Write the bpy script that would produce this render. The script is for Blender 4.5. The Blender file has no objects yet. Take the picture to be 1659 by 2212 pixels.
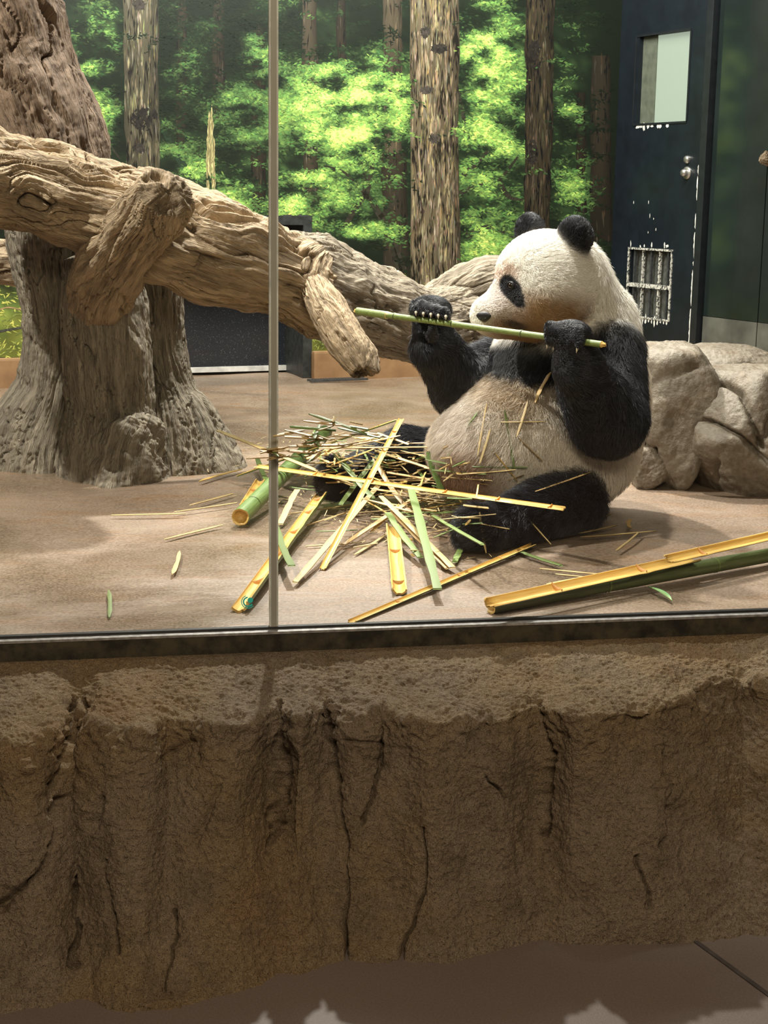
import bpy, bmesh, math, random
import numpy as np
from mathutils import Vector, Matrix

random.seed(7)
rng = np.random.default_rng(7)
SC = bpy.context.scene
COL = SC.collection

# ------------------------------------------------------------------ camera
IW, IH, FPX = 1659.0, 2212.0, 3323.0
EYE = 1.05
PITCH, ROLL = math.radians(11.7), 0.0144
_F = np.array([0, math.cos(PITCH), -math.sin(PITCH)])
_U0 = np.array([0, math.sin(PITCH), math.cos(PITCH)])
_R0 = np.array([1.0, 0, 0])
_R = _R0 * math.cos(ROLL) + _U0 * math.sin(ROLL)
_U = -_R0 * math.sin(ROLL) + _U0 * math.cos(ROLL)
CAM = np.array([0, 0, EYE])
cam_d = bpy.data.cameras.new('camera')
cam_d.sensor_fit = 'VERTICAL'
cam_d.sensor_height = 36.0
cam_d.lens = FPX / IH * 36.0
cam_d.clip_start = 0.05
cam = bpy.data.objects.new('camera', cam_d)
COL.objects.link(cam)
cam.matrix_world = Matrix(((_R[0], _U[0], -_F[0], 0), (_R[1], _U[1], -_F[1], 0), (_R[2], _U[2], -_F[2], EYE), (0, 0, 0, 1)))
SC.camera = cam

# ------------------------------------------------------------------ world, light, exposure
SC.view_settings.view_transform = 'Standard'
SC.view_settings.look = 'None'
SC.view_settings.gamma = 1.0
SC.view_settings.use_curve_mapping = False
SC.view_settings.exposure = 0.0
world = bpy.data.worlds.new('hall_ambient')
SC.world = world
world.use_nodes = True
world.node_tree.nodes['Background'].inputs['Color'].default_value = (1.0, 0.94, 0.86, 1)
world.node_tree.nodes['Background'].inputs['Strength'].default_value = 0.0

def spot(name, loc, to, watt, col=(1, 0.95, 0.86), ang=70, blend=0.5, rad=0.06):
    d = bpy.data.lights.new(name, 'SPOT')
    d.energy = watt; d.color = col; d.spot_size = math.radians(ang); d.spot_blend = blend; d.shadow_soft_size = rad
    o = bpy.data.objects.new(name, d); COL.objects.link(o)
    o.location = loc
    o.rotation_euler = (Vector(to) - Vector(loc)).to_track_quat('-Z', 'Y').to_euler()
    return o

def area(name, loc, to, sx, sy, watt, col=(1, 1, 1)):
    d = bpy.data.lights.new(name, 'AREA')
    d.shape = 'RECTANGLE'; d.size = sx; d.size_y = sy; d.energy = watt; d.color = col
    o = bpy.data.objects.new(name, d); COL.objects.link(o)
    o.location = loc
    o.rotation_euler = (Vector(to) - Vector(loc)).to_track_quat('-Z', 'Y').to_euler()
    return o

# ceiling track lamps of the enclosure (above the picture; their hard shadows and pools of light show in it) and the visitors' hall lamp
spot('ceiling_spot_key_offscreen', (-0.25, 6.7, 3.1), (0.1, 3.8, -0.1), 860, (1, 0.95, 0.87), 100, 0.6, 0.05)
spot('ceiling_spot_tree_offscreen', (-2.5, 4.5, 3.5), (-0.7, 6.0, 0.3), 900, (1, 0.95, 0.86), 75, 0.6, 0.05)
spot('ceiling_spot_panda_offscreen', (0.25, 5.15, 3.7), (1.0, 5.3, 0.5), 560, (1, 0.97, 0.92), 62, 0.6, 0.07)
area('hall_ceiling_lamp_offscreen', (0.5, -0.9, 3.3), (0.1, 3.0, -0.4), 2.4, 1.0, 150, (1, 0.82, 0.60))
area('mural_wash_lamp_offscreen', (-1.3, 7.0, 3.5), (-1.3, 8.5, 1.2), 3.2, 0.25, 300, (1, 0.98, 0.92))
area('mural_wash_lamp_far_offscreen', (0.7, 7.5, 3.5), (0.6, 9.1, 1.2), 1.8, 0.25, 160, (1, 0.98, 0.92))

# ------------------------------------------------------------------ helpers
def ray(px, py):
    return _F + _R * ((px - IW / 2) / FPX) + _U * ((IH / 2 - py) / FPX)
def P(px, py, y):                      # point seen at pixel, at forward distance y
    d = ray(px, py); return CAM + d * (y / d[1])
def FL(px, py, z=0.0):                 # point seen at pixel on a level of height z
    d = ray(px, py); return CAM + d * ((z - EYE) / d[2])
def PL(px, py, p0, n):                 # point seen at pixel on a plane
    d = ray(px, py); return CAM + d * (np.dot(np.asarray(p0) - CAM, n) / np.dot(d, n))
def proj(p):                           # world -> pixel (arrays)
    q = np.asarray(p) - CAM
    z = q @ _F
    return IW / 2 + FPX * (q @ _R) / z, IH / 2 - FPX * (q @ _U) / z
def S(px, y):                          # pixel length to metres at distance y
    return px * y / FPX

_perm = np.random.default_rng(3).random(4096).astype(np.float32)
def _h(ix, iy, iz):
    n = (ix.astype(np.int64) * 73856093) ^ (iy.astype(np.int64) * 19349663) ^ (iz.astype(np.int64) * 83492791)
    return _perm[(n ^ (n >> 13)) & 4095]
def vnoise(x, y, z):
    x, y, z = np.broadcast_arrays(np.asarray(x, np.float64), y, z)
    ix, iy, iz = np.floor(x), np.floor(y), np.floor(z)
    fx, fy, fz = x - ix, y - iy, z - iz
    fx = fx * fx * (3 - 2 * fx); fy = fy * fy * (3 - 2 * fy); fz = fz * fz * (3 - 2 * fz)
    r = 0
    for a in (0, 1):
        for b in (0, 1):
            for c in (0, 1):
                r = r + (fx if a else 1 - fx) * (fy if b else 1 - fy) * (fz if c else 1 - fz) * _h(ix + a, iy + b, iz + c)
    return r * 2 - 1
def fbm(x, y, z, o=4, gain=0.5):
    s, a = 0, 1.0
    for i in range(o):
        s = s + a * vnoise(x * 2 ** i + 17.3 * i, y * 2 ** i + 5.1 * i, z * 2 ** i - 9.7 * i); a *= gain
    return s
def sstep(a, b, x):
    t = np.clip((x - a) / (b - a), 0, 1); return t * t * (3 - 2 * t)
def catmull(pts, n):
    pts = np.asarray(pts, float)
    k = len(pts) - 1
    e = np.vstack([2 * pts[0] - pts[1], pts, 2 * pts[-1] - pts[-2]])
    t = np.linspace(0, k, n)
    i = np.minimum(t.astype(int), k - 1); f = (t - i)[:, None]
    p0, p1, p2, p3 = e[i], e[i + 1], e[i + 2], e[i + 3]
    return 0.5 * ((2 * p1) + (-p0 + p2) * f + (2 * p0 - 5 * p1 + 4 * p2 - p3) * f ** 2 + (-p0 + 3 * p1 - 3 * p2 + p3) * f ** 3)

def link(name, me, mat=None, parent=None):
    o = bpy.data.objects.new(name, me); COL.objects.link(o)
    if mat is not None:
        if len(me.materials) == 0: me.materials.append(mat)
    if parent is not None: o.parent = parent
    return o
def npmesh(name, v, quads=None, tris=None, smooth=True):
    me = bpy.data.meshes.new(name)
    v = np.asarray(v, np.float32).reshape(-1, 3)
    me.vertices.add(len(v)); me.vertices.foreach_set('co', v.ravel())
    loops, starts, tot = [], [], 0
    if quads is not None and len(quads):
        q = np.asarray(quads, np.int32).reshape(-1, 4); loops.append(q.ravel()); starts.append(np.arange(len(q)) * 4); tot = len(q) * 4
    if tris is not None and len(tris):
        t = np.asarray(tris, np.int32).reshape(-1, 3); loops.append(t.ravel()); starts.append(tot + np.arange(len(t)) * 3)
    L = np.concatenate(loops).astype(np.int32); St = np.concatenate(starts).astype(np.int32)
    me.loops.add(len(L)); me.loops.foreach_set('vertex_index', L)
    me.polygons.add(len(St)); me.polygons.foreach_set('loop_start', St)
    me.update(calc_edges=True)
    if smooth: me.polygons.foreach_set('use_smooth', np.ones(len(St), bool))
    me.validate(clean_customdata=False)
    return me
def setcol(me, rgb, name='paint'):
    a = me.color_attributes.new(name, 'FLOAT_COLOR', 'POINT')
    c = np.ones((len(me.vertices), 4), np.float32); c[:, :3] = rgb
    a.data.foreach_set('color', c.ravel())
def setvec(me, vec, name='grain'):
    a = me.attributes.new(name, 'FLOAT_VECTOR', 'POINT')
    a.data.foreach_set('vector', np.asarray(vec, np.float32).ravel())
def gridquads(nu, nv, wrap=False):
    a = np.arange(nu if wrap else nu - 1)[:, None]; b = np.arange(nv - 1)[None, :]
    a2 = (a + 1) % nu
    return np.stack([a * nv + b, a2 * nv + b, a2 * nv + b + 1, a * nv + b + 1], -1).reshape(-1, 4)

def thing(name, label, cat, loc=(0, 0, 0), group=None):
    o = bpy.data.objects.new(name, None); COL.objects.link(o); o.location = loc
    o.empty_display_size = 0.05
    o['label'] = label; o['category'] = cat
    if group: o['group'] = group
    return o
def tag(o, label, cat, group=None):
    o['label'] = label; o['category'] = cat
    if group: o['group'] = group
    return o
def struct(o, label=None, cat=None):
    o['kind'] = 'structure'
    if label: o['label'] = label
    if cat: o['category'] = cat
    return o
def box(name, cx, ax, ay, az, mat, parent=None, bev=0.0):
    """box with centre cx and half-axis vectors ax, ay, az"""
    cx, ax, ay, az = (np.asarray(t, float) for t in (cx, ax, ay, az))
    v = [cx + i * ax + j * ay + k * az for i in (-1, 1) for j in (-1, 1) for k in (-1, 1)]
    f = [(0, 1, 3, 2), (4, 6, 7, 5), (0, 4, 5, 1), (2, 3, 7, 6), (0, 2, 6, 4), (1, 5, 7, 3)]
    me = bpy.data.meshes.new(name); me.from_pydata([tuple(t) for t in v], [], f)
    bm = bmesh.new(); bm.from_mesh(me)
    bmesh.ops.recalc_face_normals(bm, faces=bm.faces)
    if bev > 0: bmesh.ops.bevel(bm, geom=list(bm.edges), offset=bev, segments=2, affect='EDGES', profile=0.7)
    bm.to_mesh(me); bm.free()
    return link(name, me, mat, parent)

# ------------------------------------------------------------------ materials
class NT:
    def __init__(s, name):
        s.m = bpy.data.materials.new(name); s.m.use_nodes = True
        s.t = s.m.node_tree; s.b = s.t.nodes['Principled BSDF']; s.o = s.t.nodes['Material Output']
    def n(s, typ, ins=None, **kw):
        x = s.t.nodes.new(typ)
        for k, v in kw.items(): setattr(x, k, v)
        for k, v in (ins or {}).items():
            if isinstance(v, bpy.types.NodeSocket): s.t.links.new(v, x.inputs[k])
            else: x.inputs[k].default_value = v
        return x
    def l(s, a, b): s.t.links.new(a, b)
    def coords(s, attr=None, scale=(1, 1, 1)):
        if attr: c = s.n('ShaderNodeAttribute', attribute_name=attr).outputs['Vector']
        else: c = s.n('ShaderNodeTexCoord').outputs['Object']
        mp = s.n('ShaderNodeMapping', {'Vector': c}); mp.inputs['Scale'].default_value = scale
        return mp.outputs['Vector']
    def noise(s, vec, scale=5.0, det=5.0, rough=0.55, dist=0.0):
        return s.n('ShaderNodeTexNoise', {'Vector': vec, 'Scale': scale, 'Detail': det, 'Roughness': rough, 'Distortion': dist}).outputs['Fac']
    def ramp(s, fac, stops):
        r = s.n('ShaderNodeValToRGB', {'Fac': fac})
        e = r.color_ramp.elements
        while len(e) < len(stops): e.new(0.5)
        for i, (p, c) in enumerate(stops):
            e[i].position = p; e[i].color = (c[0], c[1], c[2], 1) if hasattr(c, '__len__') else (c, c, c, 1)
        return r.outputs['Color']
    def mix(s, fac, a, b, mode='MIX'):
        x = s.n('ShaderNodeMix', data_type='RGBA', blend_type=mode)
        for sock, v in ((x.inputs[0], fac), (x.inputs[6], a), (x.inputs[7], b)):
            if isinstance(v, bpy.types.NodeSocket): s.t.links.new(v, sock)
            elif hasattr(v, '__len__'): sock.default_value = (v[0], v[1], v[2], 1)
            else: sock.default_value = v
        return x.outputs[2]
    def bump(s, h, strength=0.3, dist=0.01, prev=None):
        b = s.n('ShaderNodeBump', {'Height': h, 'Strength': strength, 'Distance': dist})
        if prev is not None: s.l(prev, b.inputs['Normal'])
        return b.outputs['Normal']
    def done(s, col=None, rough=None, normal=None, **kw):
        for k, v in ((('Base Color'), col), ('Roughness', rough), ('Normal', normal)):
            if v is None: continue
            if isinstance(v, bpy.types.NodeSocket): s.l(v, s.b.inputs[k])
            elif hasattr(v, '__len__'): s.b.inputs[k].default_value = (v[0], v[1], v[2], 1)
            else: s.b.inputs[k].default_value = v
        for k, v in kw.items(): s.b.inputs[k.replace('_', ' ')].default_value = v
        return s.m

def simple(name, col, rough=0.6, var=0.25, scale=20.0, bump=0.15, metal=0.0, spec=0.5):
    m = NT(name); c = m.coords()
    nz = m.noise(c, scale)
    lo = tuple(t * (1 - var) for t in col); hi = tuple(min(1, t * (1 + var)) for t in col)
    return m.done(m.ramp(nz, [(0.3, lo), (0.7, hi)]), rough, m.bump(m.noise(c, scale * 6), bump, 0.004), Metallic=metal, Specular_IOR_Level=spec)

def mat_bark(name, a, b, dark, scale=1.0, bump=0.6):
    """weathered wood: grain stretched along the length (grain attribute: around, along)"""
    m = NT(name)
    g = m.coords('grain', (34 * scale, 3.2 * scale, 1)); fine = m.coords('grain', (120 * scale, 14 * scale, 1)); big = m.coords()
    n1 = m.noise(g, 1.0, 6, 0.6, 0.6); n2 = m.noise(fine, 1.0, 4, 0.6); n3 = m.noise(big, 2.2, 4)
    c = m.mix(n3, a, b)
    c = m.mix(m.ramp(n1, [(0.37, 0.95), (0.56, 0.0)]), c, dark)
    c = m.mix(0.42, c, m.ramp(n2, [(0.3, tuple(t * 0.45 for t in a)), (0.65, tuple(min(1, t * 1.35) for t in a))]))
    nb = m.bump(n1, bump, 0.045); nb = m.bump(n2, bump, 0.014, nb)
    return m.done(c, 0.82, nb, Specular_IOR_Level=0.25)
# ================================================================== THE SETTING
# glass line on the enclosure floor, mural wall, door wall
G0, G1 = FL(0, 1380), FL(1659, 1321)
GD = (G1 - G0) / np.linalg.norm(G1 - G0)             # along the glass
GN = np.array([GD[1], -GD[0], 0])                     # towards the visitors
W0, W1 = FL(0, 832), FL(910, 806)
WD = (W1 - W0); WD[2] = 0; WD /= np.linalg.norm(WD)   # along the mural wall
WN = np.array([WD[1], -WD[0], 0])                     # into the room
if WN[1] > 0: WN = -WN
Zv = np.array([0, 0, 1.0])
CORNER = PL(1331, 700, W0, WN); CORNER[2] = 0
DD = np.array([0.46, -0.888, 0]); DD /= np.linalg.norm(DD)      # along the door wall, from the corner towards the visitors
DN = np.array([-DD[1], DD[0], 0])
if DN[0] > 0: DN = -DN                                # into the room
def wallp(s, z, off=0.0): return W0 + WD * s + Zv * z + WN * off
def wall_sz(px, py):
    p = PL(px, py, W0, WN); return float(np.dot(p - W0, WD)), float(p[2])
def doorp(t, z, off=0.0): return CORNER + DD * t + Zv * z + DN * off
def door_tz(px, py):
    p = PL(px, py, CORNER, DN); return float(np.dot(p - CORNER, DD)), float(p[2])

# ---------- enclosure floor: wet trowelled concrete, gently uneven
def mat_floor():
    m = NT('wet_concrete'); c = m.coords()
    big = m.noise(c, 1.4, 5, 0.55, 0.4); mid = m.noise(c, 6.0, 5); fine = m.noise(c, 130.0, 4, .7)
    stretch = m.noise(m.coords(None, (1.0, 3.2, 1.0)), 3.2, 6, 0.62, 0.8)
    col = m.ramp(mid, [(0.25, (0.165, 0.108, 0.070)), (0.75, (0.262, 0.190, 0.135))])
    col = m.mix(m.ramp(stretch, [(0.51, 0.0), (0.66, 0.75)]), col, (0.225, 0.108, 0.036))
    col = m.mix(m.ramp(big, [(0.47, 0.0), (0.62, 0.70)]), col, (0.088, 0.062, 0.038))
    col = m.mix(0.42, col, m.ramp(fine, [(0.38, (0.085, 0.056, 0.036)), (0.62, (0.42, 0.315, 0.23))]))
    rough = m.ramp(big, [(0.40, 0.55), (0.60, 0.20)])
    nb = m.bump(fine, 0.35, 0.003); nb = m.bump(stretch, 0.25, 0.02, nb)
    return m.done(col, rough, nb, Specular_IOR_Level=0.5)
def floor_mesh():
    nu, nv = 260, 200
    u = np.linspace(-5.2, 5.0, nu)
    out = np.zeros((nu, nv, 3))
    for i, x in enumerate(u):
        t = (x - G0[0]) / GD[0]; y0 = G0[1] + GD[1] * t + 0.012
        out[i, :, 0] = x; out[i, :, 1] = np.linspace(y0, 12.5, nv)
    z = 0.010 * fbm(out[..., 0] * 1.1, out[..., 1] * 1.1, 0.3, 3) - 0.012
    out[..., 2] = z * sstep(0, 0.35, out[..., 1] - out[:, :1, 1]) 
    return npmesh('floor', out.reshape(-1, 3), gridquads(nu, nv))
FLOOR = struct(link('floor', floor_mesh(), mat_floor()))

# ---------- visitors' floor
ZV = -0.60
def mat_vfloor():
    m = NT('visitor_floor'); c = m.coords()
    f = m.noise(c, 220.0, 2); b = m.noise(c, 3.0, 4)
    col = m.mix(b, (0.120, 0.090, 0.075), (0.170, 0.132, 0.112))
    col = m.mix(0.25, col, m.ramp(f, [(0.3, (0.07, 0.055, 0.048)), (0.7, (0.24, 0.20, 0.175))]))
    return m.done(col, 0.55, m.bump(f, 0.2, 0.002), Specular_IOR_Level=0.3)
vf = npmesh('floor_visitors', [(-5, -2.5, ZV), (5, -2.5, ZV), (5, 5.0, ZV), (-5, 5.0, ZV)], [(0, 1, 2, 3)])
VF = struct(link('floor_visitors', vf, mat_vfloor()))
j0, j1 = FL(1532, 2056, ZV), FL(1690, 2172, ZV)
jd = (j1 - j0) / np.linalg.norm(j1 - j0)
J = box('expansion_joint', (j0 + j0 + jd * 1.4) / 2 + Zv * 0.001, jd * 0.75, np.array([jd[1], -jd[0], 0]) * 0.006, Zv * 0.0015,
        simple('joint_dark', (0.055, 0.045, 0.04), 0.8), VF)

# visitors' hall: dark wall at the back of the viewing side
HB = struct(link('wall_hall', npmesh('wall_hall', [(-5, -2.5, ZV), (5, -2.5, ZV), (5, -2.5, 3.6), (-5, -2.5, 3.6)], [(0, 1, 2, 3)], smooth=False), simple('hall_wall_dark', (0.045, 0.042, 0.040), 0.8)))

# the building closes over both rooms: plain ceiling and end walls outside the picture
cl_m = simple('pale_ceiling', (0.50, 0.48, 0.45), 0.9)
struct(link('ceiling', npmesh('ceiling', [(-5.2, -2.5, 3.95), (-5.2, 12.5, 3.95), (5.2, 12.5, 3.95), (5.2, -2.5, 3.95)], [(0, 1, 2, 3)], smooth=False), cl_m))
for nm_, x_ in (('wall_left', -5.0), ('wall_right', 5.0)):
    struct(link(nm_, npmesh(nm_, [(x_, -2.5, ZV), (x_, 12.5, ZV), (x_, 12.5, 3.95), (x_, -2.5, 3.95)], [(0, 1, 2, 3)], smooth=False), simple('plain_end_wall', (0.22, 0.20, 0.18), 0.85)))

# ---------- mural wall with the dark animal passage
s_l, z_t = wall_sz(655, 486); s_r = s_l; s_l = wall_sz(300, 600)[0]
z_t = wall_sz(655, 486)[1]
WALL_L, WALL_R, WALL_H = -2.6, float(np.dot(CORNER - W0, WD)), 3.6
plaster = simple('dark_plaster', (0.035, 0.04, 0.035), 0.8)
def wall_quad(s0, s1, z0, z1, off=0.0): return [wallp(s0, z0, off), wallp(s1, z0, off), wallp(s1, z1, off), wallp(s0, z1, off)]
vv, qq = [], []
for a, b, c, d in ((WALL_L, s_l, -0.02, WALL_H), (s_r, WALL_R, -0.02, WALL_H), (s_l, s_r, z_t, WALL_H)):
    qq.append([len(vv) + i for i in range(4)]); vv += wall_quad(a, b, c, d)
WB = struct(link('wall_back', npmesh('wall_back', vv, qq, smooth=False), plaster))
REC = 0.36
jamb_m = simple('black_painted_frame', (0.020, 0.022, 0.021), 0.45, 0.5, 30)
rec = thing('animal_passage', 'dark recessed passage with a black glossy shutter in the mural wall', 'doorway', tuple(wallp((s_l + s_r) / 2, 0)))
del rec['category']; rec['kind'] = 'structure'; rec['label'] = 'dark recessed passage with a black glossy shutter below the log'
def under(o, root):
    o.parent = root; o.matrix_parent_inverse = Matrix.Translation(-Vector(root.location)); return o
def rbox(name, s0, s1, z0, z1, o0, o1, mat, root, bev=0.0):
    c = wallp((s0 + s1) / 2, (z0 + z1) / 2, (o0 + o1) / 2)
    return under(box(name, c, WD * (s1 - s0) / 2, WN * (o1 - o0) / 2, Zv * (z1 - z0) / 2, mat, None, bev), root)
rbox('jamb', s_r, s_r + 0.05, -0.02, z_t + 0.05, -REC, 0.004, jamb_m, rec)
rbox('jamb', s_l - 0.05, s_l, -0.02, z_t + 0.05, -REC, 0.004, jamb_m, rec)
rbox('lintel', s_l, s_r, z_t, z_t + 0.05, -REC, 0.004, jamb_m, rec)
shut_m = NT('black_gloss_shutter'); _c = shut_m.coords()
shut_m = shut_m.done(shut_m.mix(shut_m.ramp(shut_m.noise(_c, 260, 1), [(0.70, 0.0), (0.74, 1.0)]), (0.012, 0.014, 0.018), (0.25, 0.25, 0.26)), 0.12, None, Specular_IOR_Level=0.5)  # pale specks of reflection painted into the black colour
rbox('shutter', s_l, s_r, 0.03, z_t, -REC - 0.02, -REC + 0.01, shut_m, rec)
rbox('sill_strip', s_l, s_r, 0.0, 0.03, -REC - 0.02, -REC + 0.03, simple('worn_metal_edge', (0.45, 0.43, 0.40), 0.5), rec)

# brown kerb under the mural
z_k = wall_sz(700, 757)[1]
kerb_m = NT('brown_kerb'); _c = kerb_m.coords()
kerb_m = kerb_m.done(kerb_m.ramp(kerb_m.noise(_c, 7, 6), [(0.3, (0.19, 0.10, 0.045)), (0.7, (0.31, 0.18, 0.085))]), 0.5, kerb_m.bump(kerb_m.noise(_c, 50), 0.2, 0.004))
for i, (a, b) in enumerate(((WALL_L, s_l - 0.05), (s_r + 0.05, WALL_R))):
    c = wallp((a + b) / 2, z_k / 2 - 0.02, 0.03)
    struct(box('baseboard_back' if i == 0 else 'baseboard_back_far', c, WD * (b - a) / 2, WN * 0.03, Zv * (z_k / 2 + 0.02), kerb_m, None, 0.012))
# narrow metal drain grate at the foot of the kerb
ga, gb = FL(668, 823), FL(790, 818)
gd = (gb - ga) / np.linalg.norm(gb - ga); gp = np.array([-gd[1], gd[0], 0])
gr = tag(thing('drain_grate', '', 'drain', tuple(ga)), 'narrow metal drain grate at the foot of the brown kerb', 'drain')
gm = simple('grate_metal', (0.10, 0.10, 0.10), 0.5, metal=0.6)
L = np.linalg.norm(gb - ga)
for o in (-0.03, 0.03): under(box('rail', (ga + gb) / 2 + gp * o + Zv * 0.002, gd * L / 2, gp * 0.004, Zv * 0.006, gm), gr)
for i in range(19): under(box('bar', ga + gd * (L * (i + 0.5) / 19) + Zv * 0.002, gd * 0.004, gp * 0.03, Zv * 0.005, gm), gr)

# ---------- door wall
dark_m = NT('dark_wall_paint'); _c = dark_m.coords()
dark_m = dark_m.done(dark_m.ramp(dark_m.noise(_c, 3), [(0.3, (0.004, 0.006, 0.007)), (0.7, (0.008, 0.011, 0.012))]), 0.35, None)
DW = struct(link('wall_door', npmesh('wall_door', [doorp(-0.01, -0.02), doorp(6.5, -0.02), doorp(6.5, 3.6), doorp(-0.01, 3.6)], [(0, 1, 2, 3)], smooth=False), dark_m))
t_a = 0.0
t_l = door_tz(1341, 400)[0]; t_r = door_tz(1527, 400)[0]
z_b = door_tz(1440, 740)[1]; z_top = 2.25
door_paint = NT('navy_black_door_paint'); _c = door_paint.coords()
door_paint = door_paint.done(door_paint.ramp(door_paint.noise(_c, 9), [(0.3, (0.003, 0.005, 0.008)), (0.7, (0.006, 0.010, 0.015))]), 0.38,
                             door_paint.bump(door_paint.noise(_c, 130), 0.12, 0.003))
door = thing('door_1', 'dark navy painted metal door with lit window and barred vent', 'door', tuple(doorp((t_l + t_r) / 2, z_b)))
door['kind'] = 'structure'
def dbox(name, t0, t1, z0, z1, o0, o1, mat, root=None, bev=0.0):
    c = doorp((t0 + t1) / 2, (z0 + z1) / 2, (o0 + o1) / 2)
    o = box(name, c, DD * (t1 - t0) / 2, DN * (o1 - o0) / 2, Zv * (z1 - z0) / 2, mat, None, bev)
    return under(o, root) if root else o
wt0, wz1 = door_tz(1394, 80); wt1, wz0 = door_tz(1499, 262)
wz1 = (wz1 + door_tz(1504, 69)[1]) / 2
vt0, vz1 = door_tz(1377, 538); vt1, vz0 = door_tz(1460, 690)
# leaf built around the two openings
for nm, a, b, c, d in (('stile', t_l, vt0, z_b, z_top), ('stile', wt1, t_r, z_b, z_top), ('rail', vt0, wt1, wz1, z_top), ('rail', vt0, wt1, vz1, wz0),
                       ('rail', vt0, wt1, z_b, vz0), ('rail', vt1, wt1, vz0, vz1)):
    dbox(nm, a, b, c, d, 0.005, 0.055, door_paint, door)
if wt0 > vt0: dbox('stile', vt0, wt0, wz0, wz1, 0.005, 0.055, door_paint, door)
fr_m = simple('black_door_frame', (0.008, 0.010, 0.012), 0.4)
dbox('door_frame', t_l - 0.075, t_l - 0.004, z_b - 0.04, z_top + 0.06, 0.0, 0.07, fr_m, door, 0.004)
dbox('door_frame', t_r + 0.004, t_r + 0.06, z_b - 0.04, z_top + 0.06, 0.0, 0.07, fr_m, door, 0.004)
dbox('threshold', t_l - 0.075, t_r + 0.06, z_b - 0.05, z_b - 0.006, 0.0, 0.075, simple('worn_threshold', (0.10, 0.085, 0.07), 0.6), door, 0.004)
# door window: a pale lit room behind frosted glass, thin dark olive strip along the pane's hinge side
lit = NT('lit_room_pane'); lit.b.inputs['Base Color'].default_value = (0.10, 0.12, 0.095, 1); lit.b.inputs['Roughness'].default_value = 0.35
lit.b.inputs['Emission Color'].default_value = (0.60, 0.70, 0.56, 1); lit.b.inputs['Emission Strength'].default_value = 0.62
pane = dbox('pane', wt0, wt1, wz0, wz1, 0.010, 0.020, lit.m, door); pane['label'] = 'pale greenish pane glowing from the room behind'
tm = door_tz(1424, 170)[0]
dbox('pane_strip', wt0, tm, wz0, wz1, 0.020, 0.026, simple('olive_strip', (0.085, 0.095, 0.07), 0.5), door)
for a, b, c, d in ((wt0 - .004, wt1 + .004, wz1, wz1 + .012), (wt0 - .004, wt1 + .004, wz0 - .012, wz0), (wt0 - .012, wt0, wz0, wz1), (wt1, wt1 + .012, wz0, wz1)):
    dbox('window_bead', a, b, c, d, 0.04, 0.060, fr_m, door)
# barred vent
vm = simple('vent_backing', (0.06, 0.06, 0.052), 0.6, 0.6, 40)
dbox('vent_back', vt0, vt1, vz0, vz1, 0.008, 0.014, vm, door)
bar_m = simple('vent_bar', (0.035, 0.036, 0.036), 0.5, 0.6, 60)
worn_m = NT('worn_white_edge'); _c = worn_m.coords()
worn_m = worn_m.done(worn_m.ramp(worn_m.noise(_c, 70, 4, 0.7), [(0.44, (0.02, 0.022, 0.022)), (0.52, (0.50, 0.48, 0.42))]), 0.6)
for i in range(5):
    t = vt0 + (vt1 - vt0) * (i + 0.5) / 5
    dbox('bar', t - 0.006, t + 0.006, vz0, vz1, 0.035, 0.050, worn_m if i in (1, 3) else bar_m, door)
zm = door_tz(1420, 618)[1]
dbox('crossbar', vt0, vt1, zm - 0.012, zm + 0.012, 0.048, 0.060, worn_m, door)
for a, b, c, d in ((vt0 - .012, vt1 + .012, vz1, vz1 + .012), (vt0 - .012, vt1 + .012, vz0 - .012, vz0), (vt0 - .012, vt0, vz0, vz1), (vt1, vt1 + .012, vz0, vz1)):
    dbox('vent_frame', a, b, c, d, 0.045, 0.062, worn_m, door)
# chipped white paint: flakes with ragged outlines below the window, below the vent, and along the leading edge
chip_m = simple('chipped_white_paint', (0.62, 0.60, 0.55), 0.7)
def chips(name, spots):
    vs, qs = [], []
    for (t, z, w, h) in spots:
        k = len(vs); n = 7
        ring = [doorp(t + w * math.cos(a) * random.uniform(.5, 1.1), z + h * math.sin(a) * random.uniform(.5, 1.1), 0.0565) for a in np.linspace(0, 2 * math.pi, n, endpoint=False)]
        vs += [doorp(t, z, 0.0575)] + ring
        qs += [(k, k + 1 + i, k + 1 + (i + 1) % n) for i in range(n)]
    o = link(name, npmesh(name, vs, None, qs, smooth=False), chip_m); under(o, door); o['kind'] = 'stuff'
    return o
sp = []
for i in range(12): sp.append((random.uniform(wt0 + .02, wt1 - .1), wz0 - 0.014 - random.random() * .008, .018, random.uniform(.004, .028)))
chips('paint_chips', sp)
sp = []
for i in range(14): sp.append((vt0 + (vt1 - vt0) * (i + .5) / 14, vz0 - 0.018, .010, random.uniform(.01, .045)))
for i in range(7): sp.append((vt0 + (vt1 - vt0) * random.random(), vz1 + 0.014 + random.random() * .02, .008, random.uniform(.008, .03)))
for i in range(6): sp.append((random.uniform(vt0 - .05, vt1 + .05), vz1 + random.uniform(.06, .3), .004, random.uniform(.008, .018)))
chips('paint_chips', sp)
sp = []
for i in range(130):
    q = random.random() ** 1.3; z = z_b + 0.02 + (1.0 * (q if q < 1 else 1))
    sp.append((t_r - random.uniform(.002, .016), z, random.uniform(.003, .009), random.uniform(.008, .045)))
for i in range(25): sp.append((t_r - random.uniform(0, .01), z_b + random.uniform(.9, 1.9), .0025, random.uniform(.004, .02)))
for i in range(22): sp.append((t_l + random.uniform(0, .008), z_b + random.uniform(.1, 1.4), .002, random.uniform(.004, .016)))
chips('paint_chips', sp)
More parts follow.
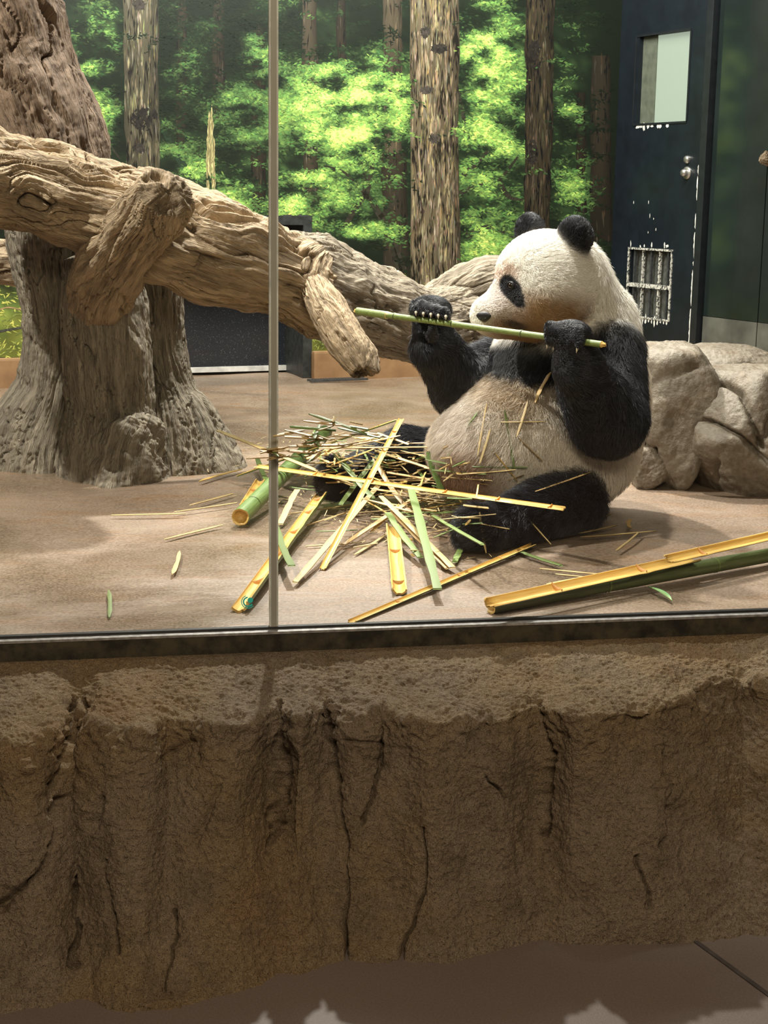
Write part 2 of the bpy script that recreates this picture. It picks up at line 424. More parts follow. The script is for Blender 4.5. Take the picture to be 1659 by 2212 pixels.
# hinges, knob, lock
steel = simple('brushed_steel', (0.55, 0.53, 0.50), 0.3, metal=0.9, bump=0.05)
def disc(name, c, n, r, h, mat, root, seg=20, r2=None):
    n = np.asarray(n) / np.linalg.norm(n); a = np.cross(n, Zv); a /= np.linalg.norm(a); b = np.cross(n, a)
    prof = [(r, 0), (r, h * .6), ((r2 or r * .8), h), (0.0008, h * 1.02)]
    th = np.linspace(0, 2 * math.pi, seg, endpoint=False)
    v = np.array([[c + n * hh + (a * math.cos(t) + b * math.sin(t)) * rr for rr, hh in prof] for t in th]).reshape(-1, 3)
    o = link(name, npmesh(name, v, gridquads(seg, len(prof), True)), mat)
    return under(o, root) if root else o
for (x, y) in ((1352, 99), (1340, 376)):
    t, z = door_tz(x, y)
    c = doorp(t, z, 0.075)
    zz = np.linspace(-0.06, 0.06, 9)
    th = np.linspace(0, 2 * math.pi, 12, endpoint=False)
    v = np.array([[c + Zv * k + (DD * math.cos(q) + DN * math.sin(q)) * (0.012 if abs(k) < .056 else 0.009) for k in zz] for q in th]).reshape(-1, 3)
    under(link('hinge', npmesh('hinge', v, gridquads(12, 9, True)), steel), door)
t, z = door_tz(1503, 345); disc('lock_cylinder', doorp(t, z, .055), DN, .022, .02, steel, door)
t, z = door_tz(1501, 374); k = disc('door_knob_plate', doorp(t, z, .055), DN, .036, .010, steel, door)
kn = disc('door_knob', doorp(t, z, .062), DN, .022, .03, steel, None); kn.parent = k
# dark glossy panels beyond the door
gl_m = NT('dark_glossy_panel'); _c = gl_m.coords()
gl_m = gl_m.done(gl_m.ramp(gl_m.noise(_c, 2.5), [(0.3, (0.007, 0.011, 0.010)), (0.7, (0.013, 0.019, 0.018))]), 0.12, None)
t_p = t_r + 0.07; t_s = door_tz(1652, 600)[0]; z_kk = door_tz(1600, 690)[1]
pan = thing('wall_panel', 'dark glossy greenish wall panel with a dull kick strip beside the door', 'panel', tuple(doorp((t_p + t_s) / 2, 0)))
pan['kind'] = 'structure'
dbox('panel', t_p, t_s - .004, z_kk, 3.5, 0.0, 0.03, gl_m, pan); dbox('panel', t_s + .004, t_s + 2.6, z_kk, 3.5, 0.0, 0.03, gl_m, pan)
kick = simple('dull_kick_strip', (0.075, 0.075, 0.062), 0.45, 0.5, 5)
dbox('kick_strip', t_p, t_s - .004, 0, z_kk - .003, 0.0, 0.032, kick, pan); dbox('kick_strip', t_s + .004, t_s + 2.6, 0, z_kk - .003, 0.0, 0.032, kick, pan)

# ---------- glass front, joint, channel
def gp(px_frac, z, off): return G0 + (G1 - G0) * px_frac + Zv * z + GN * off
gm_ = NT('clear_glass'); geo = gm_.n('ShaderNodeNewGeometry'); ior = gm_.n('ShaderNodeMapRange', {'Value': geo.outputs['Backfacing'], 'To Min': 1.45, 'To Max': 1 / 1.45}); fr = gm_.n('ShaderNodeFresnel', {'IOR': ior.outputs[0]}); tr = gm_.n('ShaderNodeBsdfTransparent', {'Color': (0.97, 0.985, 0.975, 1)})
gl = gm_.n('ShaderNodeBsdfGlossy', {'Roughness': 0.0, 'Color': (1, 1, 1, 1)}); mx = gm_.n('ShaderNodeMixShader', {0: fr.outputs[0], 1: tr.outputs[0], 2: gl.outputs[0]})
gm_.l(mx.outputs[0], gm_.o.inputs['Surface'])
jx = PL(591, 1350, G0, GN); jt = float(np.dot(jx - G0, GD)); GL_ = float(np.linalg.norm(G1 - G0))
for i, (a, b) in enumerate(((-2.0, jt - 0.008), (jt + 0.008, GL_ + 1.6))):
    c = G0 + GD * (a + b) / 2 + Zv * 1.4
    o = struct(box('window_%d' % (i + 1), c, GD * (b - a) / 2, GN * 0.004, Zv * 1.41, gm_.m))
    o['label'] = 'clear glass pane on the trunk side of the joint' if i == 0 else 'clear glass pane in front of the panda'; o['category'] = 'window'
jm = NT('silicone_joint'); jm = jm.done((0.30, 0.295, 0.245), 0.4)
jr = thing('trim_1', 'slim grey green sealant joint standing between two glass panes', 'glass joint', tuple(G0 + GD * jt)); jr['kind'] = 'structure'
under(box('sealant_strip', G0 + GD * jt + Zv * 1.4, GD * 0.0065, GN * 0.010, Zv * 1.4, jm), jr)
edge_m = simple('pale_glass_edge', (0.55, 0.58, 0.54), 0.25)
for sgn in (-1, 1): under(box('glass_edge', G0 + GD * (jt + sgn * 0.0085) + Zv * 1.4, GD * 0.0022, GN * 0.008, Zv * 1.4, edge_m), jr)
ch = thing('trim_2', 'black metal glazing channel with a pale worn lip along the ledge', 'glazing channel', tuple(G0)); ch['kind'] = 'structure'
chm = NT('black_channel'); _c = chm.coords()
chm = chm.done(chm.ramp(chm.noise(_c, 18, 6, .65), [(0.38, (0.012, 0.011, 0.008)), (0.62, (0.060, 0.050, 0.030))]), 0.45, None)
lip_m = simple('worn_lip', (0.33, 0.32, 0.31), 0.35, 0.4, 60, metal=0.4)
mid = G0 + GD * (GL_ / 2)
under(box('channel_face', mid + GN * 0.020 - Zv * 0.032, GD * 3.0, GN * 0.012, Zv * 0.030, chm), ch)
under(box('channel_lip', mid + GN * 0.018 + Zv * 0.000, GD * 3.0, GN * 0.016, Zv * 0.003, lip_m), ch)
under(box('gasket', mid + GN * 0.004 + Zv * 0.003, GD * 3.0, GN * 0.008, Zv * 0.006, simple('black_gasket', (0.012, 0.012, 0.012), 0.35)), ch)

# teal ring mark stuck on the glass
st = PL(536, 1300, G0 + GN * 0.002, GN)
stk = tag(thing('glass_sticker', '', 'sticker', tuple(st)), 'small teal ring and dot sticker on the glass near the channel', 'sticker')
teal = NT('teal_vinyl'); teal = teal.done((0.03, 0.58, 0.52), 0.5)
rr = S(14, st[1])
def arc(name, r0, r1, a0, a1, cx=0, cz=0):
    n = 24; th = np.linspace(math.radians(a0), math.radians(a1), n)
    v = [st + GD * (cx + r * math.cos(t)) + Zv * (cz + r * math.sin(t)) for t in th for r in (max(r0, 1e-5), r1)]
    under(link(name, npmesh(name, v, gridquads(n, 2), smooth=False), teal), stk)
arc('dot', 0, rr * .45, 0, 360, rr * .35, rr * .25)
arc('ring', rr * .62, rr * .86, 95, 330, 0, 0); arc('ring', rr * .98, rr * 1.12, 110, 320, 0, 0)

# ---------- sculpted rock wall below the glass
LIP = [(-500, 1625), (-200, 1610), (0, 1598), (60, 1612), (130, 1570), (168, 1510), (215, 1572), (300, 1592), (345, 1548), (410, 1562), (510, 1578), (575, 1545), (603, 1515), (645, 1570),
       (680, 1535), (708, 1510), (745, 1548), (830, 1538), (930, 1568), (1000, 1552), (1100, 1555), (1166, 1512), (1230, 1556), (1330, 1540), (1430, 1536), (1500, 1492), (1600, 1462), (1659, 1480), (1900, 1470), (2300, 1450)]
BASE = [(-500, 2290), (-200, 2235), (0, 2208), (90, 2204), (250, 2192), (400, 2175), (550, 2150), (700, 2120), (830, 2106), (980, 2101), (1080, 2080), (1155, 2056), (1205, 2044), (1350, 2049), (1530, 2055), (1659, 2050), (2300, 2040)]
CRACKS = [  # pixel polylines with half width (px) and depth (m)
    ([(165, 1505), (140, 1580), (112, 1670), (98, 1722)], 7, .035), ([(185, 1510), (188, 1600), (172, 1690), (165, 1780), (158, 1880), (157, 1950), (168, 2020), (160, 2080)], 5, .03),
    ([(245, 1725), (232, 1760), (222, 1800)], 7, .02), ([(238, 1860), (240, 1940), (256, 2020), (258, 2060)], 2.5, .02), ([(375, 1970), (372, 2060), (355, 2150)], 2.5, .018),
    ([(600, 1510), (600, 1600), (608, 1690), (602, 1770), (585, 1840)], 5, .025), ([(706, 1510), (716, 1600), (728, 1690), (740, 1780), (742, 1880), (738, 1960), (745, 2090)], 7, .045),
    ([(828, 1570), (824, 1660), (800, 1725), (792, 1780)], 3.5, .02), ([(1166, 1510), (1172, 1580), (1182, 1660), (1176, 1760), (1170, 1800)], 5, .03),
    ([(1440, 1545), (1436, 1620), (1442, 1700), (1434, 1750)], 3.5, .02), ([(1441, 1745), (1438, 1790), (1424, 1830)], 5, .02), ([(1380, 1850), (1395, 1910), (1395, 1960)], 4, .014),
    ([(916, 1790), (914, 1860), (918, 1930), (900, 1980), (870, 2040), (862, 2100)], 4, .022), ([(1050, 1680), (1095, 1730)], 2.5, .01), ([(480, 1700), (430, 1830)], 8, .008),
    ([(0, 1960), (90, 1880), (120, 1730)], 10, .02), ([(340, 1640), (420, 1600), (440, 1640)], 5, .01), ([(745, 1600), (830, 1605)], 3, .008)]
def polydist(px, py, pl):
    best = np.full(px.shape, 1e9)
    for (x0, y0), (x1, y1) in zip(pl[:-1], pl[1:]):
        dx, dy = x1 - x0, y1 - y0
        t = np.clip(((px - x0) * dx + (py - y0) * dy) / (dx * dx + dy * dy), 0, 1)
        best = np.minimum(best, np.hypot(px - x0 - t * dx, py - y0 - t * dy))
    return best
def rock_wall():
    nu, nv = 1060, 500
    us = np.concatenate([np.linspace(-1100, -160, 110)[:-1], np.linspace(-160, 1820, nu - 218), np.linspace(1820, 2900, 110)[1:]])
    ly = np.interp(us, *zip(*LIP)); by = np.interp(us, *zip(*BASE))
    ly_s = np.convolve(np.pad(ly, 20, 'edge'), np.ones(41) / 41, 'valid')
    ly2 = np.convolve(np.pad(ly, 5, 'edge'), np.ones(11) / 11, 'valid')
    V = np.zeros((nu, nv, 3)); T = np.concatenate([np.linspace(0, 1, 190)[:-1], np.linspace(1, 2, nv - 189)])
    for i, u in enumerate(us):
        A = G0 + GN * 0.030 + GD * 0; A = PL(u, 1400, G0 + GN * 0.030, GN); A[2] = -0.048
        Lp = FL(u, 0.5 * ly2[i] + 0.5 * ly_s[i], -0.115); B = FL(u, by[i], ZV); B[2] -= 0.06
        up = np.array([A * (1 - t) + Lp * t for t in T[T <= 1]])
        dn = np.array([Lp * (2 - t) + B * (t - 1) for t in T[T > 1]])
        # face leaves the lip steeply and flares towards the foot
        tt = (T[T > 1] - 1); dn += (Lp - B)[None, :] * np.array([1, 1, 0]) * (0.55 * tt * (1 - tt))[:, None]
        V[i, :len(up)] = up; V[i, len(up):] = dn
    # round the lip
    for _ in range(14): V[:, 1:-1] = 0.25 * V[:, :-2] + 0.5 * V[:, 1:-1] + 0.25 * V[:, 2:]
    px, py = proj(V.reshape(-1, 3)); px = px.reshape(nu, nv); py = py.reshape(nu, nv)
    nrm = np.cross(np.gradient(V, axis=0), np.gradient(V, axis=1)); nrm /= np.linalg.norm(nrm, axis=-1, keepdims=True)
    if nrm[nu // 2, 20, 2] < 0: nrm = -nrm
    x, y, z = V[..., 0], V[..., 1], V[..., 2]
    face = sstep(0.85, 1.15, T)[None, :]
    d = 0.034 * fbm(x * 3.1, y * 3.1, z * 2.2, 3) * (0.25 + 0.75 * face)
    d += 0.006 * fbm(x * 13, y * 13, z * 9, 3) * (0.8 + 0.2 * face)
    d += 0.0022 * fbm(x * 95, y * 95, z * 95, 2, 0.9) + 0.0030 * fbm(x * 38, y * 38, z * 38, 3, .6)
    d += 0.026 * np.abs(fbm(x * 2.6 + 4, y * 2.6, z * .7, 3)) * face
    liprag = np.exp(-((T[None, :] - 1.0) / 0.16) ** 2)
    d += 0.016 * fbm(x * 16, y * 16, z * 16, 4, .6) * liprag
    wob = 9 * fbm(x * 14, y * 14, z * 14, 4, .65)
    for pl, w, dep in CRACKS:
        dd = polydist(px + wob, py, pl)
        ww = w * (0.75 + 0.5 * vnoise(py * 0.03, px * 0.0, dep * 99))
        d -= 1.6 * dep * (1 - .5 * np.exp(-((T[None, :] - 1.0) / .12) ** 2)) * np.exp(-(dd / np.maximum(ww, 1.8)) ** 2) + 0.25 * dep * np.exp(-(dd / (5 * w)) ** 2)
    d *= sstep(0, 0.12, T)[None, :]
    V = V + nrm * d[..., None]
    V[:, 0] -= 0.0
    me = npmesh('wall_front', V.reshape(-1, 3), gridquads(nu, nv))
    return me
def mat_rockwall():
    m = NT('sculpted_concrete'); c = m.coords()
    b = m.noise(c, 2.0, 5, .6); md = m.noise(c, 9, 6, .65); f = m.noise(c, 95, 4, .7); g = m.noise(c, 260, 2)
    col = m.ramp(b, [(0.28, (0.225, 0.125, 0.050)), (0.45, (0.235, 0.165, 0.085)), (0.58, (0.225, 0.170, 0.115)), (0.74, (0.245, 0.195, 0.140))])
    col = m.mix(m.ramp(md, [(0.36, 0.6), (0.52, 0.0)]), col, (0.105, 0.075, 0.042))
    col = m.mix(0.30, col, m.ramp(f, [(0.3, (0.085, 0.060, 0.036)), (0.7, (0.40, 0.32, 0.235))]))
    nb = m.bump(f, 0.9, 0.016); nb = m.bump(g, 0.8, 0.006, nb)
    return m.done(col, 0.9, nb, Specular_IOR_Level=0.15)
RW = link('wall_front', rock_wall(), mat_rockwall()); struct(RW); RW['label'] = 'rough sculpted concrete rock wall with dark cracks below the glass'; RW['category'] = 'wall'
# ================================================================== CONCRETE TREE, LOGS, ROCKS
def tube_mesh(name, path, rads, nA=160, nL=200, disp=None, flat=None, endcap=(0.25, 0.25), endrough=0.0, seed=0.0):
    """swept tube; rads: radius per control point (number or (side, up)); stores grain = (around, along)"""
    path = np.asarray(path, float)
    C = catmull(path, nL)
    R = np.array([[r, r] if np.isscalar(r) else list(r) for r in rads], float)
    RR = catmull(R, nL)
    Tn = np.gradient(C, axis=0); seg = np.linalg.norm(Tn, axis=1); Tn /= seg[:, None]
    Ln = np.concatenate([[0], np.cumsum(np.linalg.norm(np.diff(C, axis=0), axis=1))])
    a = np.array([0, 1.0, 0]) - Tn[0] * Tn[0][1]; a /= np.linalg.norm(a)
    th = np.linspace(0, 2 * math.pi, nA, endpoint=False)
    V = np.zeros((nA, nL, 3)); N = np.zeros((nA, nL, 3)); 
    for i in range(nL):
        a = a - Tn[i] * np.dot(a, Tn[i]); a /= np.linalg.norm(a); b = np.cross(Tn[i], a)
        dirs = np.outer(np.cos(th), a) + np.outer(np.sin(th), b)
        off = np.outer(np.cos(th) * RR[i, 0], a) + np.outer(np.sin(th) * RR[i, 1], b)
        V[:, i] = C[i] + off; N[:, i] = dirs
    rm = RR.mean(1)
    if disp is not None:
        d = disp(th[:, None] * np.ones((1, nL)), np.ones((nA, 1)) * Ln[None, :], np.ones((nA, 1)) * rm[None, :], V)
        V = V + N * d[..., None]
    grain = np.stack([th[:, None] * np.ones((1, nL)) * rm.mean(), np.ones((nA, 1)) * Ln[None, :], np.full((nA, nL), seed)], -1)
    # end caps: shrink a few rings to the centre
    caps = []
    ring_v, ring_g = [V], [grain]
    def cap(idx, sgn, depth):
        base = V[:, idx]; cen = base.mean(0); out, og = [], []
        for k in range(1, 10):
            f = 1 - k / 9.0 * 0.985
            q = cen + (base - cen) * f
            bul = depth * rm[idx] * (1 - f ** 2)
            q = q + sgn * Tn[idx] * bul
            if endrough: q = q + sgn * Tn[idx] * (endrough * fbm(q[:, :1] * 22 + seed, q[:, 1:2] * 22, q[:, 2:] * 22, 3) * min(1, k / 2))
            out.append(q); g = grain[:, idx].copy(); g[:, 0] *= f; g[:, 1] += sgn * (1 - f) * rm[idx]; og.append(g)
        return np.stack(out, 1), np.stack(og, 1)
    c1, g1 = cap(-1, 1, endcap[1]); c0, g0 = cap(0, -1, endcap[0])
    V = np.concatenate([c0[:, ::-1], V, c1], 1); grain = np.concatenate([g0[:, ::-1], grain, g1], 1)
    me = npmesh(name, V.reshape(-1, 3), gridquads(nA, V.shape[1], True))
    setvec(me, grain.reshape(-1, 3))
    bm = bmesh.new(); bm.from_mesh(me); bmesh.ops.recalc_face_normals(bm, faces=bm.faces); bm.to_mesh(me); bm.free()
    return me

def wood(amp, gf=16.0, lf=1.6, crack=0.012, seed=0.0, lump=0.02, twist=0.0, terr=0.0, rough=0.003):
    def f(th, L, r, V):
        t2 = th + twist * L; r = float(np.mean(r))
        w = 0.9 * fbm(V[..., 0] * 3 + seed, V[..., 1] * 3, V[..., 2] * 3, 3)
        cx, cy, cz = np.cos(t2) * r * gf + w, np.sin(t2) * r * gf + w, L * lf + seed + .4 * w
        n = fbm(cx, cy, cz, 4, 0.55)
        n2 = fbm(cx * 0.8 + 7, cy * 0.8, cz * 0.8, 3)
        n3 = fbm(cx * 2.1 + 3, cy * 2.1 + 9, cz * 1.6, 3, .6)
        d = 0.8 * amp * n + lump * fbm(V[..., 0] * 4 + seed, V[..., 1] * 4, V[..., 2] * 4, 3)
        m1 = sstep(-0.35, 0.25, vnoise(V[..., 0] * 5 + 3, V[..., 1] * 5 + seed, V[..., 2] * 5)); m2 = sstep(-0.3, 0.2, vnoise(V[..., 0] * 7 + 1, V[..., 1] * 7 + seed, V[..., 2] * 7 + 4))
        d -= 2.3 * crack * np.exp(-(n2 / 0.05) ** 2) * m1
        d -= 1.1 * crack * np.exp(-(n3 / 0.10) ** 2) * m2
        if terr:
            q = fbm(cx * .6 + 11, cy * .6, cz * .9 + 5, 3) * 3; fr = q - np.floor(q); d += terr * (np.floor(q) + sstep(.82, 1.0, fr)) * .5 - terr * q * .25
        d += 0.45 * amp * fbm(cx * 4, cy * 4, cz * 5, 2, .7) + rough * fbm(V[..., 0] * 24, V[..., 1] * 24, V[..., 2] * 24 + seed, 4, .6)
        return d
    return f

trunk_m = mat_bark('grey_concrete_bark', (0.310, 0.268, 0.205), (0.215, 0.175, 0.126), (0.070, 0.053, 0.037), 1.0, 0.9)
upper_m = mat_bark('brown_concrete_bark', (0.180, 0.124, 0.084), (0.130, 0.086, 0.057), (0.048, 0.030, 0.020), 0.8, 1.0)
log_m = mat_bark('tan_log_wood', (0.430, 0.325, 0.212), (0.270, 0.190, 0.113), (0.082, 0.050, 0.026), 0.8, 1.0)
loggrey_m = mat_bark('greyed_log_bark', (0.300, 0.250, 0.188), (0.220, 0.178, 0.126), (0.075, 0.056, 0.036), 0.7, 1.0)

tree = thing('concrete_tree', 'huge grey concrete tree with split buttress foot carrying the fallen log', 'tree', tuple(FL(250, 1000)))
def lay(pts, foot=False):
    q = [P(x, y, d) for x, y, d in pts]
    if foot: q[-1][2] = -0.10
    return q
def add(root, name, me, mat, lab=None):
    o = under(link(name, me, mat), root)
    if lab: o['label'] = lab
    return o
# upper trunk leaning behind the log, running down into the column on the far side
add(tree, 'upper_trunk', tube_mesh('upper_trunk', lay([(-70, -180, 6.15), (-35, 20, 6.15), (10, 180, 6.15), (70, 330, 6.10), (105, 430, 6.08)]),
    [.29, .29, .30, .285, .24], 260, 260, wood(.010, 15, 1.5, .016, 1.3, .022), seed=1.0), upper_m, 'brown grooved upper trunk')
add(tree, 'buttress', tube_mesh('buttress', lay([(112, 380, 6.0), (112, 520, 6.0), (128, 680, 6.0), (122, 830, 6.0), (92, 935, 6.0), (80, 1030, 6.0)], True),
    [.17, .175, .135, .145, .205, .275], 220, 240, wood(.007, 16, 1.4, .012, 5.1, .014), seed=2.0), trunk_m)
add(tree, 'buttress', tube_mesh('buttress', lay([(215, 560, 5.86), (222, 640, 5.84), (232, 760, 5.84), (240, 870, 5.84), (243, 950, 5.82), (245, 1040, 5.80)], True),
    [.13, .155, .165, .175, .19, .215], 220, 240, wood(.007, 16, 1.4, .012, 8.7, .014), seed=3.0), trunk_m)
add(tree, 'buttress', tube_mesh('buttress', lay([(325, 560, 6.05), (340, 640, 6.05), (352, 760, 6.05), (370, 850, 6.04), (392, 920, 6.02), (408, 1000, 5.98)], True),
    [.10, .105, .105, .118, .165, .245], 200, 240, wood(.007, 16, 1.4, .012, 11.2, .014), seed=4.0), trunk_m)
add(tree, 'root_knob', tube_mesh('root_knob', lay([(290, 925, 5.86), (283, 955, 5.80), (268, 990, 5.76), (258, 1045, 5.74)], True), [.06, .12, .155, .21], 180, 140, wood(.003, 10, 1.6, .006, 3.9, .055, rough=.012), seed=5.0), trunk_m)
# cut stub rising from the buttress towards the glass
add(tree, 'cut_stub', tube_mesh('cut_stub', lay([(240, 715, 5.96), (224, 655, 5.80), (234, 588, 5.60), (290, 510, 5.42), (340, 450, 5.30), (360, 420, 5.24)]),
    [.12, .135, .126, .118, .112, .100], 200, 240, wood(.008, 13, 1.6, .012, 21.0, .018), endcap=(.1, .12), endrough=.03, seed=6.0), log_m, 'sawn branch stub with a cracked end')

flog = thing('fallen_log', 'long weathered fallen log resting on the concrete tree and reaching behind the panda', 'log', tuple(P(400, 600, 5.75)))
add(flog, 'log_body', tube_mesh('log_body', lay([(-120, 372, 5.36), (-50, 388, 5.41), (60, 418, 5.47), (240, 470, 5.56), (430, 540, 5.68), (600, 602, 5.84), (690, 640, 5.95)]),
    [.17, .165, .155, .165, .185, .180, .150], 280, 480, wood(.012, 10, 1.1, .020, 31.0, .034, 0.35, .014), endcap=(.3, .1), seed=7.0), log_m)
add(flog, 'log_ridge', tube_mesh('log_ridge', lay([(-110, 305, 5.55), (-40, 320, 5.58), (60, 345, 5.62), (240, 390, 5.70), (430, 462, 5.80), (560, 520, 5.90), (660, 580, 5.96)]),
    [.10, .095, .085, .085, .085, .085, .05], 180, 420, wood(.011, 12, 1.3, .018, 35.0, .028, 0.2, .012), endcap=(.3, .2), seed=8.0), log_m, 'splintered ridge along the top of the log')
add(flog, 'log_far_end', tube_mesh('log_far_end', lay([(560, 570, 5.88), (680, 620, 5.98), (800, 668, 6.12), (920, 705, 6.28), (1030, 700, 6.45), (1120, 735, 6.55), (1200, 830, 6.6), (1230, 965, 6.6)]),
    [.150, .185, .185, .170, .165, .19, .19, .20], 240, 420, wood(.010, 11, 2.6, .014, 41.0, .024, 0.4, .008), endcap=(.1, .3), seed=9.0), loggrey_m, 'greyer cracked bark end of the log')
add(flog, 'forked_limb', tube_mesh('forked_limb', lay([(900, 715, 6.35), (970, 650, 6.42), (1045, 608, 6.48), (1110, 612, 6.52), (1180, 690, 6.55)]),
    [.10, .115, .110, .11, .09], 200, 200, wood(.008, 14, 1.8, .012, 45.0, .018), seed=10.0), loggrey_m)
add(flog, 'knot_collar', tube_mesh('knot_collar', lay([(655, 700, 5.86), (652, 640, 5.84), (660, 575, 5.86), (690, 545, 5.90)]), [.05, .095, .10, .05], 140, 100, wood(.012, 16, 2, .016, 49.0, .03), seed=11.0), log_m)
add(flog, 'hanging_stub', tube_mesh('hanging_stub', lay([(675, 605, 5.80), (700, 655, 5.70), (735, 715, 5.62), (768, 765, 5.56), (790, 798, 5.52)]),
    [.045, .070, .078, .068, .050], 180, 180, wood(.006, 16, 2.0, .010, 52.0, .014), endcap=(.1, .25), endrough=.04, seed=12.0), log_m, 'broken stub hanging down from the log')

slog = thing('short_log', 'rough flaky brown log end behind the concrete tree, at its foot side', 'log', tuple(P(0, 600, 6.7)))
slog['label'] = 'short flaky brown log behind the concrete tree column'
add(slog, 'log_body', tube_mesh('log_body', lay([(-420, 545, 6.6), (-150, 560, 6.6), (20, 566, 6.6), (90, 568, 6.6)]), [.10, .10, .092, .08], 160, 200, wood(.014, 12, 2.2, .02, 61.0, .02), seed=13.0), log_m)
add(slog, 'support_post', tube_mesh('support_post', lay([(-250, 560, 6.6), (-250, 760, 6.6), (-250, 965, 6.6)]), [.08, .08, .10], 80, 80, wood(.008, 12, 2, .01, 63.0, .01), seed=14.0), log_m)
# broken branch tip reaching in from a trunk outside the picture
br = thing('side_trunk', 'brown broken branch tip poking out before the dark wall panel', 'tree', tuple(FL(1980, 930)))
yb = float(FL(1980, 930)[1])
add(br, 'branch', tube_mesh('branch', lay([(1980, 420, yb), (1850, 385, yb - .05), (1740, 355, yb - .1), (1650, 342, yb - .15)]), [.09, .06, .04, .028], 90, 120, wood(.007, 20, 3, .008, 71.0, .010), endrough=.02, seed=15.0), log_m)
add(br, 'trunk', tube_mesh('trunk', lay([(2010, -300, yb), (1990, 200, yb), (1980, 600, yb), (1980, 950, yb)]), [.16, .18, .20, .28], 90, 120, wood(.010, 15, 1.5, .014, 73.0, .02), seed=16.0), trunk_m)

# ---------- boulders
def rock_mat():
    m = NT('boulder_stone'); c = m.coords()
    b = m.noise(c, 4.5, 5, .6, .5); f = m.noise(c, 70, 5, .65); st = m.noise(c, 11, 4)
    col = m.ramp(b, [(0.3, (0.098, 0.076, 0.050)), (0.7, (0.172, 0.142, 0.104))])
    col = m.mix(m.ramp(st, [(0.52, 0.0), (0.68, 0.55)]), col, (0.13, 0.078, 0.040))
    col = m.mix(0.3, col, m.ramp(f, [(0.3, (0.08, 0.064, 0.045)), (0.7, (0.34, 0.295, 0.235))]))
    return m.done(col, 0.55, m.bump(f, 0.5, 0.012), Specular_IOR_Level=0.4)
ROCK_M = rock_mat()
outc = thing('rock_outcrop', 'grey brown boulder outcrop with carved cracks behind the panda back', 'rock', tuple(FL(1540, 1060)))
def boulder(cx, half, seed, nplanes=9, sharp=26.0, lump=.008, cracks=(), planes=()):
    r = np.random.default_rng(seed)
    nt, npz = 190, 130
    th = np.linspace(0, 2 * math.pi, nt, endpoint=False)[:, None]; ph = np.linspace(0.001, math.pi - 0.001, npz)[None, :]
    D = np.stack([np.cos(th) * np.sin(ph), np.sin(th) * np.sin(ph), np.cos(ph) * np.ones_like(th)], -1)
    nn = r.normal(size=(nplanes, 3)); nn /= np.linalg.norm(nn, axis=1, keepdims=True); dd = r.uniform(0.86, 1.05, nplanes)
    ax = np.array([(1, 0, 0, .95), (-1, 0, 0, .95), (0, -1, 0, .9), (0, 1, 0, .95), (0, 0, 1, .92), (0, 0, -1, 1.0)] + list(planes), float)
    ax[:, :3] /= np.linalg.norm(ax[:, :3], axis=1, keepdims=True)
    nn = np.vstack([nn, ax[:, :3]]); dd = np.concatenate([dd, ax[:, 3]])
    inv = np.clip(D @ nn.T, 0.02, None) / dd
    rad = 1.0 / ((np.concatenate([inv, np.ones(inv.shape[:2] + (1,)) * 0.80], -1) ** sharp).sum(-1) ** (1 / sharp))
    V = D * rad[..., None] * np.array(half) + np.asarray(cx)
    n = lump * fbm(V[..., 0] * 6 + seed, V[..., 1] * 6, V[..., 2] * 6, 4) + 0.0035 * fbm(V[..., 0] * 26, V[..., 1] * 26, V[..., 2] * 26 + seed, 3) + .0018 * fbm(V[..., 0] * 90, V[..., 1] * 90, V[..., 2] * 90, 2)
    px, py = proj(V.reshape(-1, 3)); px = px.reshape(nt, npz); py = py.reshape(nt, npz); wob = 7 * fbm(V[..., 0] * 14, V[..., 1] * 14, V[..., 2] * 14, 3)
    front = sstep(0.0, .3, -D[..., 1] + .25 * D[..., 2])
    for pl, w, dep in cracks:
        dq = polydist(px + wob, py + wob, pl); n = n - front * (dep * np.exp(-(dq / w) ** 2) + .3 * dep * np.exp(-(dq / (w * 4)) ** 2))
    V = V + D * n[..., None]
    me = npmesh('boulder', V.reshape(-1, 3), gridquads(nt, npz, True))
    return under(link('boulder', me, ROCK_M), outc)
boulder(P(1447, 900, 5.78), (.170, .24, .300), 11, 12, 20, .010, [([(1388, 960), (1392, 1045)], 4, .03), ([(1415, 975), (1428, 1050)], 4, .03), ([(1400, 830), (1460, 800), (1510, 790)], 9, .012)], [(-.3, -.6, -.5, .95)])
boulder(P(1612, 930, 5.66), (.235, .26, .250), 5, 12, 30, .008, [([(1520, 818), (1570, 826), (1600, 846), (1625, 900), (1645, 965)], 5, .04), ([(1505, 905), (1545, 915), (1600, 945), (1659, 1000)], 5, .035), ([(1548, 1000), (1545, 1060)], 5, .02), ([(1640, 960), (1690, 880)], 7, .03)],
        [(-.5, -.7, .45, .86), (.25, -.9, .35, .84), (-.2, -.8, -.35, .88)])
boulder(P(1588, 800, 6.25), (.215, .20, .105), 53, 9, 12)
boulder(P(1690, 812, 6.28), (.175, .20, .090), 59, 9, 12)
boulder(P(1640, 900, 6.28), (.40, .24, .200), 71, 9, 12)
boulder(P(1405, 1005, 5.70), (.090, .12, .095), 67, 9, 14)
boulder(P(1790, 955, 5.75), (.22, .26, .23), 77, 9, 20)
